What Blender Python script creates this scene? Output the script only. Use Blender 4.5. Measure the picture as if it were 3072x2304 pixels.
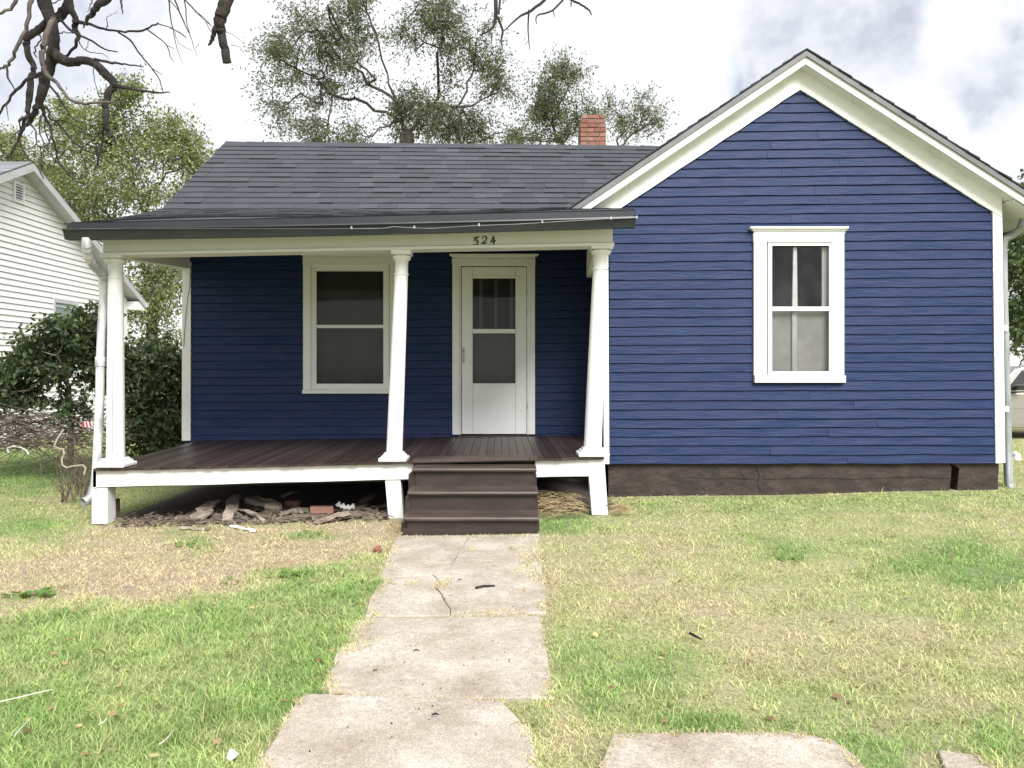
import bpy, math, random
import numpy as np
from mathutils import Vector, Matrix

# ------------------------------------------------------------------ clear
for o in list(bpy.data.objects):
    bpy.data.objects.remove(o)
S = bpy.context.scene
COL = S.collection
random.seed(7)
rng = np.random.default_rng(11)

# ------------------------------------------------------------------ camera
F, CX, CY, H = 2320.0, 1500.0, 1110.0, 1.38      # focal length / principal point in photo pixels, eye height
cam = bpy.data.cameras.new('camera')
cam_o = bpy.data.objects.new('camera', cam)
COL.objects.link(cam_o)
cam_o.location = (0, 0, H)
cam_o.rotation_euler = (math.radians(90), 0, 0)
cam.sensor_width = 36.0
cam.lens = 36.0 * F / 3072.0
cam.shift_x = (1536 - CX) / 3072.0
cam.shift_y = -(1152 - CY) / 3072.0
cam.clip_start = 0.05
cam.clip_end = 2000
S.camera = cam_o

# ------------------------------------------------------------------ sky, sun, exposure
SUN_EL, SUN_AZ = 44.0, 158.0      # azimuth clockwise from +Y
w = bpy.data.worlds.new('World')
S.world = w
w.use_nodes = True
wn = w.node_tree
wn.nodes.clear()


def nd(tree, typ, **kw):
    n = tree.nodes.new(typ)
    for k, v in kw.items():
        setattr(n, k, v)
    return n


def lk(tree, a, b):
    tree.links.new(a, b)


wo = nd(wn, 'ShaderNodeOutputWorld')
sky = nd(wn, 'ShaderNodeTexSky', sky_type='NISHITA', sun_disc=False)
sky.sun_elevation = math.radians(SUN_EL)
sky.sun_rotation = math.radians(SUN_AZ)
bg_sky = nd(wn, 'ShaderNodeBackground')
bg_sky.inputs['Strength'].default_value = 0.12
lk(wn, sky.outputs[0], bg_sky.inputs['Color'])
tc = nd(wn, 'ShaderNodeTexCoord')
no1 = nd(wn, 'ShaderNodeTexNoise')
no1.inputs['Scale'].default_value = 6.0
no1.inputs['Detail'].default_value = 7.0
no1.inputs['Roughness'].default_value = 0.58
lk(wn, tc.outputs['Generated'], no1.inputs['Vector'])
# warped direction
sub = nd(wn, 'ShaderNodeVectorMath', operation='SUBTRACT')
sub.inputs[1].default_value = (0.5, 0.5, 0.5)
lk(wn, no1.outputs['Color'], sub.inputs[0])
scl = nd(wn, 'ShaderNodeVectorMath', operation='SCALE')
scl.inputs['Scale'].default_value = 0.24
lk(wn, sub.outputs[0], scl.inputs[0])
add = nd(wn, 'ShaderNodeVectorMath', operation='ADD')
lk(wn, tc.outputs['Generated'], add.inputs[0])
lk(wn, scl.outputs[0], add.inputs[1])


def sky_dir(px, py):
    return Vector(((px - CX) / F, 1.0, (CY - py) / F)).normalized()


clouds = [((2440, 60), 0.085), ((2560, 130), 0.085), ((2300, 195), 0.06), ((2620, 40), 0.07), ((2400, 180), 0.05), ((2980, 240), 0.075), ((2860, 300), 0.06),
          ((3070, 180), 0.07), ((3090, 40), 0.05), ((60, 100), 0.11), ((200, 40), 0.08), ((40, 260), 0.07), ((330, 60), 0.06),
          ((-500, 500), 0.22), ((3700, 300), 0.25), ((1500, -900), 0.35), ((3000, -1200), 0.4), ((-600, -700), 0.35)]
acc = None
for (p, r) in clouds:
    d = nd(wn, 'ShaderNodeVectorMath', operation='DISTANCE')
    lk(wn, add.outputs[0], d.inputs[0])
    d.inputs[1].default_value = sky_dir(*p)
    m = nd(wn, 'ShaderNodeMapRange', interpolation_type='SMOOTHSTEP')
    m.inputs['From Min'].default_value = r
    m.inputs['From Max'].default_value = 0.0
    lk(wn, d.outputs['Value'], m.inputs['Value'])
    if acc is None:
        acc = m.outputs[0]
    else:
        mx = nd(wn, 'ShaderNodeMath', operation='MAXIMUM')
        lk(wn, acc, mx.inputs[0]); lk(wn, m.outputs[0], mx.inputs[1])
        acc = mx.outputs[0]
mixc = nd(wn, 'ShaderNodeMix', data_type='RGBA')
mixc.inputs['A'].default_value = (1.0, 1.0, 1.0, 1)
mixc.inputs['B'].default_value = (0.55, 0.575, 0.655, 1)
no2 = nd(wn, 'ShaderNodeTexNoise')
no2.inputs['Scale'].default_value = 15.0
no2.inputs['Detail'].default_value = 8.0
no2.inputs['Roughness'].default_value = 0.62
lk(wn, tc.outputs['Generated'], no2.inputs['Vector'])
mr2 = nd(wn, 'ShaderNodeMapRange')
mr2.inputs['From Min'].default_value = 0.3; mr2.inputs['From Max'].default_value = 0.65
mr2.inputs['To Min'].default_value = 0.35; mr2.inputs['To Max'].default_value = 1.15
lk(wn, no2.outputs['Fac'], mr2.inputs['Value'])
mm = nd(wn, 'ShaderNodeMath', operation='MULTIPLY', use_clamp=True)
lk(wn, acc, mm.inputs[0]); lk(wn, mr2.outputs[0], mm.inputs[1])
lk(wn, mm.outputs[0], mixc.inputs['Factor'])
bg_cl = nd(wn, 'ShaderNodeBackground')
bg_cl.inputs['Strength'].default_value = 0.58
lk(wn, mixc.outputs['Result'], bg_cl.inputs['Color'])
mxs = nd(wn, 'ShaderNodeMixShader')
mxs.inputs[0].default_value = 0.9
lk(wn, bg_sky.outputs[0], mxs.inputs[1])
lk(wn, bg_cl.outputs[0], mxs.inputs[2])
lk(wn, mxs.outputs[0], wo.inputs['Surface'])

sun = bpy.data.lights.new('sun', 'SUN')
sun.energy = 3.0
sun.angle = math.radians(30)
sun.color = (1.0, 0.98, 0.95)
sun_o = bpy.data.objects.new('sun', sun)
COL.objects.link(sun_o)
az, el = math.radians(SUN_AZ), math.radians(SUN_EL)
to_sun = Vector((math.sin(az) * math.cos(el), math.cos(az) * math.cos(el), math.sin(el)))
sun_o.rotation_euler = to_sun.to_track_quat('Z', 'Y').to_euler()
sun_o.location = (0, -5, 20)

vs = S.view_settings
vs.view_transform = 'Standard'
vs.look = 'None'
vs.exposure = 1.0
vs.gamma = 1.0
vs.use_curve_mapping = False
S.cycles.use_denoising = True
S.cycles.denoiser = 'OPENIMAGEDENOISE'
S.cycles.denoising_input_passes = 'RGB_ALBEDO_NORMAL'
S.cycles.denoising_prefilter = 'ACCURATE'
S.cycles.max_bounces = 5
S.cycles.diffuse_bounces = 3
S.cycles.glossy_bounces = 2
S.cycles.transmission_bounces = 3
S.cycles.transparent_max_bounces = 8


# ------------------------------------------------------------------ helpers
def P(px, py, Y):
    """photo pixel -> the world point at distance Y"""
    return Vector(((px - CX) / F * Y, Y, H - (py - CY) / F * Y))


def PX(px, Y):
    return (px - CX) / F * Y


def PZ(py, Y):
    return H - (py - CY) / F * Y


def smooth01(a, b, t):
    t = np.clip((np.asarray(t, float) - a) / (b - a), 0, 1)
    return t * t * (3 - 2 * t)


def gz(x, y):
    """ground height"""
    x = np.asarray(x, float); y = np.asarray(y, float)
    s = smooth01(3.0, 6.8, y)
    base = 0.023 * (np.clip(x, -6, 6) - 0.15) * s * (1 - smooth01(9.5, 13, y))
    dip = 0.085 * smooth01(7.5, 8.5, y) * smooth01(0.6, 1.3, x) * (1 - smooth01(9, 13, y))
    und = 0.012 * np.sin(1.7 * x + 0.6 * y) * np.sin(1.1 * y - 0.7 * x) * smooth01(2.5, 4, y)
    return base - dip + und


def ground_pt(px, py):
    Y = F * H / (py - CY)
    x = PX(px, Y)
    return Vector((x, Y, float(gz(x, Y))))


def prop(o, label=None, cat=None, group=None, kind=None):
    if label: o['label'] = label
    if cat: o['category'] = cat
    if group: o['group'] = group
    if kind: o['kind'] = kind
    return o


def setparent(o, parent):
    if parent is not None:
        o.parent = parent
        if parent.type == 'EMPTY':
            o.matrix_parent_inverse = Matrix.Translation(-parent.location)


def empty(name, loc, label=None, cat=None, group=None, kind=None, parent=None):
    o = bpy.data.objects.new(name, None)
    COL.objects.link(o)
    o.location = loc
    o.empty_display_size = 0.2
    return prop(o, label, cat, group, kind)


def mesh_data(name, verts, faces, mat=None, smooth=False):
    me = bpy.data.meshes.new(name)
    me.from_pydata([tuple(v) for v in verts], [], faces)
    if mat: me.materials.append(mat)
    if smooth:
        me.polygons.foreach_set('use_smooth', [True] * len(me.polygons))
    me.update()
    return me


def obj(name, me, parent=None, **kw):
    o = bpy.data.objects.new(name, me)
    COL.objects.link(o)
    setparent(o, parent)
    return prop(o, **kw)


class MB:
    def __init__(s):
        s.v = []; s.f = []

    def add(s, vs, fs):
        b = len(s.v)
        s.v += [Vector(v) for v in vs]
        s.f += [tuple(b + i for i in f) for f in fs]
        return s

    def box(s, x0, x1, y0, y1, z0, z1):
        return s.hexa([(x0, y0, z0), (x1, y0, z0), (x1, y0, z1), (x0, y0, z1)],
                      [(x0, y1, z0), (x1, y1, z0), (x1, y1, z1), (x0, y1, z1)])

    def hexa(s, front, back):
        """two rings of equal length joined to a solid"""
        n = len(front)
        fs = [tuple(range(n)), tuple(range(2 * n - 1, n - 1, -1))]
        for i in range(n):
            j = (i + 1) % n
            fs.append((i, n + i, n + j, j))
        return s.add(list(front) + list(back), fs)

    def prism(s, pts, Y, d):
        """polygon in photo pixels standing at distance Y, d metres deep"""
        fr = [P(px, py, Y) for px, py in pts]
        return s.hexa(fr, [p + Vector((0, d, 0)) for p in fr])

    def rect(s, px0, py0, px1, py1, Y, d):
        return s.prism([(px0, py1), (px1, py1), (px1, py0), (px0, py0)], Y, d)

    def xz(s, pts, Y, d):
        fr = [Vector((x, Y, z)) for x, z in pts]
        return s.hexa(fr, [p + Vector((0, d, 0)) for p in fr])

    def tube(s, pts, rad, n=6, cap=True, jitter=0.0):
        pts = [Vector(p) for p in pts]
        if not hasattr(rad, '__len__'): rad = [rad] * len(pts)
        b = len(s.v)
        up = None
        for i, p in enumerate(pts):
            a = pts[max(i - 1, 0)]; c = pts[min(i + 1, len(pts) - 1)]
            t = (c - a)
            if t.length < 1e-9: t = Vector((0, 0, 1))
            t.normalize()
            if up is None:
                up = t.orthogonal().normalized()
            up = (up - t * up.dot(t))
            if up.length < 1e-6: up = t.orthogonal()
            up.normalize()
            sd = t.cross(up)
            for k in range(n):
                a_ = 2 * math.pi * k / n
                r = rad[i] * (1 + (random.uniform(-jitter, jitter) if jitter else 0))
                s.v.append(p + up * (math.cos(a_) * r) + sd * (math.sin(a_) * r))
        for i in range(len(pts) - 1):
            for k in range(n):
                k2 = (k + 1) % n
                s.f.append((b + i * n + k, b + i * n + k2, b + (i + 1) * n + k2, b + (i + 1) * n + k))
        if cap:
            s.f.append(tuple(b + k for k in reversed(range(n))))
            s.f.append(tuple(b + (len(pts) - 1) * n + k for k in range(n)))
        return s

    def lathe(s, prof, base, axis=Vector((0, 0, 1)), n=24):
        """profile of (height, radius) about a leaning axis"""
        axis = axis.normalized()
        b = len(s.v)
        for hh, r in prof:
            c = Vector(base) + axis * hh
            for k in range(n):
                a = 2 * math.pi * k / n
                s.v.append(c + Vector((math.cos(a) * r, math.sin(a) * r, 0)))
        m = len(prof)
        for i in range(m - 1):
            for k in range(n):
                k2 = (k + 1) % n
                s.f.append((b + i * n + k, b + i * n + k2, b + (i + 1) * n + k2, b + (i + 1) * n + k))
        s.f.append(tuple(b + k for k in reversed(range(n))))
        s.f.append(tuple(b + (m - 1) * n + k for k in range(n)))
        return s

    def build(s, name, mat, parent=None, smooth=False, bevel=0.0, **kw):
        o = obj(name, mesh_data(name, s.v, s.f, mat, smooth), parent, **kw)
        if bevel:
            m = o.modifiers.new('bevel', 'BEVEL')
            m.width = bevel; m.segments = 2; m.limit_method = 'ANGLE'
        if smooth:
            try:
                o.data.set_sharp_from_angle(angle=math.radians(40))
            except Exception:
                pass
        return o


# ------------------------------------------------------------------ materials
def new_mat(name):
    m = bpy.data.materials.new(name)
    m.use_nodes = True
    t = m.node_tree
    b = t.nodes['Principled BSDF']
    return m, t, b


def pos_noise(t, scale, detail=4, rough=0.55, stretch=(1, 1, 1), rand_shift=False, coord='pos'):
    if coord == 'pos':
        g = nd(t, 'ShaderNodeNewGeometry'); src = g.outputs['Position']
    else:
        g = nd(t, 'ShaderNodeTexCoord'); src = g.outputs['Object']
    mp = nd(t, 'ShaderNodeVectorMath', operation='MULTIPLY')
    mp.inputs[1].default_value = stretch
    lk(t, src, mp.inputs[0])
    v = mp.outputs[0]
    if rand_shift:
        oi = nd(t, 'ShaderNodeObjectInfo')
        ml = nd(t, 'ShaderNodeMath', operation='MULTIPLY')
        ml.inputs[1].default_value = 37.0
        lk(t, oi.outputs['Random'], ml.inputs[0])
        ad = nd(t, 'ShaderNodeVectorMath', operation='ADD')
        lk(t, v, ad.inputs[0]); lk(t, ml.outputs[0], ad.inputs[1])
        v = ad.outputs[0]
    n = nd(t, 'ShaderNodeTexNoise')
    n.inputs['Scale'].default_value = scale
    n.inputs['Detail'].default_value = detail
    n.inputs['Roughness'].default_value = rough
    lk(t, v, n.inputs['Vector'])
    return n.outputs['Fac']


def ramp(t, fac, stops):
    r = nd(t, 'ShaderNodeValToRGB')
    e = r.color_ramp.elements
    while len(e) < len(stops): e.new(0.5)
    for el_, (p, c) in zip(e, stops):
        el_.position = p
        el_.color = (c[0], c[1], c[2], 1) if hasattr(c, '__len__') else (c, c, c, 1)
    lk(t, fac, r.inputs['Fac'])
    return r.outputs['Color']


def mixrgb(t, fac, a, b, blend='MIX'):
    m = nd(t, 'ShaderNodeMix', data_type='RGBA', blend_type=blend)
    if hasattr(fac, 'default_value') or not isinstance(fac, (int, float)):
        lk(t, fac, m.inputs['Factor'])
    else:
        m.inputs['Factor'].default_value = fac
    for s_, k in ((a, 'A'), (b, 'B')):
        if isinstance(s_, (tuple, list)):
            m.inputs[k].default_value = (s_[0], s_[1], s_[2], 1)
        else:
            lk(t, s_, m.inputs[k])
    return m.outputs['Result']


def bump(t, b, hgt, strength=0.3, dist=0.01):
    n = nd(t, 'ShaderNodeBump')
    n.inputs['Strength'].default_value = strength
    n.inputs['Distance'].default_value = dist
    lk(t, hgt, n.inputs['Height'])
    lk(t, n.outputs[0], b.inputs['Normal'])


def simple_mat(name, c1, c2, scale=6, rough=0.6, stretch=(1, 1, 1), bmp=0.15, bd=0.004, metal=0.0, bscale=None, lo=0.35, hi=0.65, detail=5):
    m, t, b = new_mat(name)
    f = pos_noise(t, scale, detail, 0.6, stretch, True)
    lk(t, ramp(t, f, [(lo, c1), (hi, c2)]), b.inputs['Base Color'])
    b.inputs['Roughness'].default_value = rough
    b.inputs['Metallic'].default_value = metal
    if bmp:
        bump(t, b, pos_noise(t, bscale or scale * 6, 4, 0.6, stretch, True), bmp, bd)
    return m


def blue_mat(name, flat=0.0):
    m, t, b = new_mat(name)
    f = pos_noise(t, 2.2, 6, 0.62, (1, 1, 7), True)
    c = ramp(t, f, [(0.28, (0.006, 0.019, 0.073)), (0.44, (0.011, 0.028, 0.087)), (0.56, (0.021, 0.030, 0.089)), (0.66, (0.014, 0.034, 0.098)), (0.76, (0.042, 0.062, 0.130))])
    f2 = pos_noise(t, 26, 4, 0.7, (0.35, 1, 3), True)
    c = mixrgb(t, ramp(t, f2, [(0.45, 0.0), (0.8, 0.35)]), c, (0.012, 0.021, 0.07))
    lk(t, c, b.inputs['Base Color'])
    b.inputs['Roughness'].default_value = 0.42
    b.inputs['Specular IOR Level'].default_value = 0.17
    f3 = pos_noise(t, 14, 6, 0.7, (0.25, 1, 3.5), True)
    bump(t, b, f3, 0.7, 0.009)
    return m


M_BLUE = blue_mat('blue_paint')


def white_mat(name, c=(0.80, 0.80, 0.785), dirt=(0.60, 0.585, 0.54), amount=0.35, bmp=0.12):
    m, t, b = new_mat(name)
    f = pos_noise(t, 5, 7, 0.65, (1, 1, 1.6), True)
    lk(t, mixrgb(t, ramp(t, f, [(0.5, 0.0), (0.85, amount)]), c, dirt), b.inputs['Base Color'])
    b.inputs['Roughness'].default_value = 0.5
    bump(t, b, pos_noise(t, 40, 5, 0.65, (0.4, 1, 0.4), True), bmp * 2, 0.004)
    return m


M_WHITE = white_mat('white_paint')
M_TRIM = white_mat('white_trim_aged', (0.78, 0.785, 0.77), (0.46, 0.46, 0.43), 0.6, 0.2)
M_DOOR = white_mat('white_enamel', (0.80, 0.81, 0.79), (0.7, 0.7, 0.68), 0.2, 0.03)
M_VINYL = simple_mat('white_vinyl', (0.80, 0.80, 0.815), (0.83, 0.83, 0.84), 3, 0.5, (1, 1, 1), 0.04)
M_GREYTRIM = simple_mat('grey_trim', (0.42, 0.42, 0.44), (0.5, 0.5, 0.52), 4, 0.5, bmp=0.03)
M_DRIP = simple_mat('grey_drip_edge', (0.13, 0.13, 0.137), (0.17, 0.17, 0.175), 5, 0.45, bmp=0.05)
M_GUTTER = simple_mat('dark_gutter_paint', (0.017, 0.021, 0.026), (0.03, 0.034, 0.038), 4, 0.38, (0.4, 1, 1), 0.05)
M_GALV = simple_mat('galvanised_steel', (0.26, 0.28, 0.29), (0.42, 0.44, 0.45), 9, 0.42, (1, 1, 0.35), 0.08, metal=0.35)
M_SPOUT = simple_mat('peeling_white_over_steel', (0.36, 0.40, 0.43), (0.76, 0.765, 0.76), 7, 0.5, (1, 1, 0.3), 0.2, lo=0.44, hi=0.56)
M_DECK = simple_mat('brown_deck_paint', (0.046, 0.031, 0.028), (0.085, 0.066, 0.058), 5, 0.5, (5, 0.5, 1), 0.35, 0.003, lo=0.3, hi=0.75)
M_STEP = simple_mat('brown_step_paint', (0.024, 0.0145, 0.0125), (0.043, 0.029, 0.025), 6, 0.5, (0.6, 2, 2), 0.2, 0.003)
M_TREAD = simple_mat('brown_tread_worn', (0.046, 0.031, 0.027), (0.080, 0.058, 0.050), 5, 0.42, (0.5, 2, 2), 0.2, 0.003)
M_FOUND = simple_mat('brown_painted_masonry', (0.020, 0.0125, 0.0105), (0.052, 0.034, 0.028), 5, 0.65, (1, 1, 1.4), 0.7, 0.02, bscale=9)
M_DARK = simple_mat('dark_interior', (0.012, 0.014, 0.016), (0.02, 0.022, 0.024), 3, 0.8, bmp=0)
M_SHADE = simple_mat('drawn_grey_blind', (0.03, 0.033, 0.04), (0.05, 0.054, 0.06), 3, 0.8, (1, 1, 0.6), 0)
M_SCREEN = simple_mat('insect_screen', (0.27, 0.27, 0.26), (0.36, 0.36, 0.345), 5, 0.8, bmp=0.1, bscale=300)
M_BLACK = simple_mat('black_paint', (0.012, 0.012, 0.012), (0.02, 0.02, 0.02), 5, 0.4, bmp=0)
M_HINGE = simple_mat('dull_handle_metal', (0.38, 0.37, 0.34), (0.5, 0.49, 0.45), 20, 0.4, metal=0.6, bmp=0)
M_MORTAR = simple_mat('grey_mortar', (0.17, 0.14, 0.12), (0.28, 0.24, 0.21), 30, 0.9, bmp=0.5)
M_CORD = simple_mat('white_cable', (0.7, 0.71, 0.7), (0.78, 0.78, 0.77), 10, 0.5, bmp=0)
M_WOOD = simple_mat('rotten_grey_wood', (0.14, 0.105, 0.08), (0.46, 0.39, 0.31), 12, 0.85, (0.6, 0.6, 2), 0.8, 0.01)
M_CHIP = simple_mat('dark_wood_chips', (0.05, 0.037, 0.029), (0.24, 0.185, 0.14), 9, 0.9, bmp=0.4)
M_CONC = None


def rand_mat(name, stops, rough=0.8, fine=(60, 0.25), bmp=0.3):
    """colour by the random number of the object plus that of the island"""
    m, t, b = new_mat(name)
    oi = nd(t, 'ShaderNodeObjectInfo'); g = nd(t, 'ShaderNodeNewGeometry')
    ad = nd(t, 'ShaderNodeMath', operation='ADD')
    lk(t, oi.outputs['Random'], ad.inputs[0]); lk(t, g.outputs['Random Per Island'], ad.inputs[1])
    fr = nd(t, 'ShaderNodeMath', operation='FRACT')
    lk(t, ad.outputs[0], fr.inputs[0])
    c = ramp(t, fr.outputs[0], stops)
    n = pos_noise(t, fine[0], 4, 0.7)
    c = mixrgb(t, fine[1], c, ramp(t, n, [(0.3, 0.25), (0.7, 0.8)]), 'OVERLAY')
    lk(t, c, b.inputs['Base Color'])
    b.inputs['Roughness'].default_value = rough
    if bmp: bump(t, b, pos_noise(t, 220, 3, 0.7), bmp, 0.003)
    return m


M_SHINGLE = rand_mat('asphalt_shingle', [(0.0, (0.033, 0.038, 0.046)), (0.35, (0.045, 0.051, 0.060)), (0.7, (0.038, 0.043, 0.052)), (1.0, (0.057, 0.063, 0.073))], 0.85, (90, 0.3), 0.5)
M_SHEDGE = simple_mat('shingle_edge_and_shadow', (0.010, 0.010, 0.012), (0.018, 0.018, 0.02), 20, 0.9, bmp=0)  # black asphalt core, also standing in for the shadow line under each course
M_SHINGLE_N = rand_mat('grey_shingle', [(0.0, (0.13, 0.14, 0.16)), (1.0, (0.22, 0.23, 0.25))], 0.85)
M_BRICK = rand_mat('red_brick', [(0.0, (0.20, 0.080, 0.055)), (0.4, (0.27, 0.125, 0.088)), (0.75, (0.22, 0.105, 0.08)), (1.0, (0.30, 0.18, 0.13))], 0.9, (40, 0.5), 0.6)
M_PLANK = rand_mat('porch_plank', [(0.0, (0.026, 0.015, 0.013)), (0.6, (0.036, 0.0225, 0.019)), (1.0, (0.052, 0.036, 0.030))], 0.4, (30, 0.5), 0.25)


def glass_mat():
    m = bpy.data.materials.new('window_glass'); m.use_nodes = True
    t = m.node_tree; t.nodes.clear()
    out = nd(t, 'ShaderNodeOutputMaterial')
    fr = nd(t, 'ShaderNodeFresnel'); fr.inputs['IOR'].default_value = 1.55
    mul = nd(t, 'ShaderNodeMath', operation='MULTIPLY_ADD')
    mul.inputs[1].default_value = 0.28; mul.inputs[2].default_value = 0.0
    lk(t, fr.outputs[0], mul.inputs[0])
    tr = nd(t, 'ShaderNodeBsdfTransparent'); tr.inputs['Color'].default_value = (0.9, 0.9, 0.9, 1)
    gl = nd(t, 'ShaderNodeBsdfGlossy'); gl.inputs['Roughness'].default_value = 0.03
    bp = nd(t, 'ShaderNodeBump'); bp.inputs['Strength'].default_value = 0.06; bp.inputs['Distance'].default_value = 0.02
    lk(t, pos_noise(t, 4, 3, 0.5), bp.inputs['Height'])
    lk(t, bp.outputs[0], gl.inputs['Normal'])
    mx = nd(t, 'ShaderNodeMixShader')
    lk(t, mul.outputs[0], mx.inputs[0]); lk(t, tr.outputs[0], mx.inputs[1]); lk(t, gl.outputs[0], mx.inputs[2])
    du = nd(t, 'ShaderNodeBsdfDiffuse'); du.inputs['Color'].default_value = (0.42, 0.43, 0.42, 1)
    mx2 = nd(t, 'ShaderNodeMixShader')
    lk(t, ramp(t, pos_noise(t, 7, 6, 0.65, (1, 1, 0.7)), [(0.4, 0.008), (0.75, 0.04)]), mx2.inputs[0])
    lk(t, mx.outputs[0], mx2.inputs[1]); lk(t, du.outputs[0], mx2.inputs[2])
    lk(t, mx2.outputs[0], out.inputs['Surface'])
    return m


M_GLASS = glass_mat()


def leaf_mat(name, stops, trans=0.35, green=None):
    m = bpy.data.materials.new(name); m.use_nodes = True
    t = m.node_tree; t.nodes.clear()
    out = nd(t, 'ShaderNodeOutputMaterial')
    g = nd(t, 'ShaderNodeNewGeometry')
    c = ramp(t, g.outputs['Random Per Island'], stops)
    if green:
        c = mixrgb(t, ramp(t, pos_noise(t, 0.55, 3, 0.6), [(0.48, 0.0), (0.62, 0.75)]), c, green)
    di = nd(t, 'ShaderNodeBsdfPrincipled'); di.inputs['Roughness'].default_value = 0.5
    lk(t, c, di.inputs['Base Color'])
    tl = nd(t, 'ShaderNodeBsdfTranslucent')
    lk(t, mixrgb(t, 0.4, c, (0.25, 0.33, 0.04)), tl.inputs['Color'])
    mx = nd(t, 'ShaderNodeMixShader'); mx.inputs[0].default_value = trans
    lk(t, di.outputs[0], mx.inputs[1]); lk(t, tl.outputs[0], mx.inputs[2])
    lk(t, mx.outputs[0], out.inputs['Surface'])
    return m


L_LIGHT = leaf_mat('leaf_yellow_green', [(0.0, (0.11, 0.13, 0.05)), (0.35, (0.21, 0.235, 0.095)), (0.75, (0.32, 0.34, 0.155)), (1.0, (0.55, 0.56, 0.32))], 0.42, (0.12, 0.17, 0.04))
L_MID = leaf_mat('leaf_grey_green', [(0.0, (0.07, 0.08, 0.055)), (0.5, (0.12, 0.13, 0.08)), (0.85, (0.17, 0.18, 0.10)), (1.0, (0.24, 0.24, 0.13))], 0.42, (0.08, 0.118, 0.05))
L_DARK = leaf_mat('leaf_dark_green', [(0.0, (0.022, 0.042, 0.018)), (0.5, (0.042, 0.074, 0.03)), (0.85, (0.08, 0.12, 0.05)), (1.0, (0.17, 0.21, 0.08))], 0.28)
L_RIGHT = leaf_mat('leaf_mid_green', [(0.0, (0.03, 0.06, 0.02)), (0.6, (0.055, 0.095, 0.03)), (1.0, (0.12, 0.16, 0.05))], 0.3)
M_BARK = simple_mat('grey_brown_bark', (0.04, 0.034, 0.03), (0.10, 0.085, 0.075), 12, 0.9, (1, 1, 0.3), 0.8, 0.02)
M_BARKD = simple_mat('dead_dark_bark', (0.012, 0.009, 0.008), (0.04, 0.032, 0.028), 16, 0.9, (1, 1, 0.35), 1.0, 0.02)
M_PEELED = simple_mat('peeled_pale_wood', (0.04, 0.032, 0.028), (0.14, 0.115, 0.098), 9, 0.8, (1, 1, 0.4), 0.5, 0.01)
M_TWIG = simple_mat('bare_twig', (0.085, 0.062, 0.05), (0.22, 0.175, 0.145), 8, 0.9, bmp=0.2)

# ------------------------------------------------------------------ the ground
import itertools


def in_poly(px, py, poly):
    px = np.asarray(px); py = np.asarray(py)
    ins = np.zeros(px.shape, bool)
    n = len(poly)
    for i in range(n):
        x1, y1 = poly[i]; x2, y2 = poly[(i + 1) % n]
        c = ((y1 > py) != (y2 > py)) & (px < (x2 - x1) * (py - y1) / (y2 - y1 + 1e-12) + x1)
        ins ^= c
    return ins


def vnoise(x, y, sc, seed):
    """smooth value noise"""
    r = np.random.default_rng(seed)
    tab = r.random((64, 64))
    X = np.asarray(x) * sc + 1000; Y = np.asarray(y) * sc + 1000
    xi = np.floor(X).astype(int); yi = np.floor(Y).astype(int)
    fx = X - xi; fy = Y - yi
    fx = fx * fx * (3 - 2 * fx); fy = fy * fy * (3 - 2 * fy)
    g = lambda a, b: tab[a % 64, b % 64]
    return (g(xi, yi) * (1 - fx) * (1 - fy) + g(xi + 1, yi) * fx * (1 - fy) + g(xi, yi + 1) * (1 - fx) * fy + g(xi + 1, yi + 1) * fx * fy)


def fbm(x, y, sc, seed, o=3):
    return sum(vnoise(x, y, sc * 2 ** k, seed + k) * 0.5 ** k for k in range(o)) / sum(0.5 ** k for k in range(o))


# lawn character (cx, cy, rx, ry, dryness, bareness) laid out on the ground, in the plan seen in the photo
PATCH = [
    (330, 1720, 620, 95, 0.85, 0.30), (900, 1640, 330, 75, 1.0, 0.10), (600, 1700, 260, 60, 0.9, 0.40), (150, 1770, 240, 45, 0.75, 0.35),
    (1060, 1590, 200, 55, 0.9, 0.2), (420, 1590, 330, 40, 0.75, 0.3), (200, 1505, 200, 30, 0.6, 0.0),
    (1900, 1760, 330, 110, 0.90, 0.10), (2150, 1800, 240, 70, 0.8, 0.12), (2500, 1940, 400, 75, 0.92, 0.05), (2900, 1960, 260, 80, 0.8, 0.0),
    (1720, 1640, 160, 80, 0.8, 0.1), (2560, 1850, 120, 30, 0.6, 0.3), (2930, 2110, 190, 40, 0.7, 0.25), (2680, 2170, 90, 50, 0.85, 0.1),
    (1800, 2230, 150, 60, 0.6, 0.05), (1660, 2170, 70, 60, 0.85, 0.15), (2850, 2260, 120, 50, 0.7, 0.35), (2150, 2060, 150, 60, 0.55, 0.0),
    (1700, 1500, 90, 40, 1.0, 0.0), (1580, 1800, 60, 200, 0.8, 0.0),
    (2000, 2010, 160, 60, -0.35, 0), (1760, 2040, 110, 110, -0.35, 0), (2180, 2170, 170, 45, -0.5, 0), (2640, 2240, 170, 60, -0.5, 0),
    (2920, 1720, 230, 70, -0.6, 0), (2350, 1680, 90, 35, -0.45, 0), (2980, 2200, 90, 60, -0.4, 0), (2400, 1520, 700, 40, -0.15, 0),
    (1700, 1560, 90, 25, -0.6, 0), (940, 1600, 120, 14, -0.8, 0), (520, 1585, 60, 14, -0.7, 0), (100, 1400, 200, 45, -0.7, 0),
    (100, 1550, 170, 40, -0.5, 0), (860, 1720, 80, 14, -0.8, 0), (90, 1770, 60, 16, -0.8, 0), (560, 1620, 60, 16, -0.8, 0),
]


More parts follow.
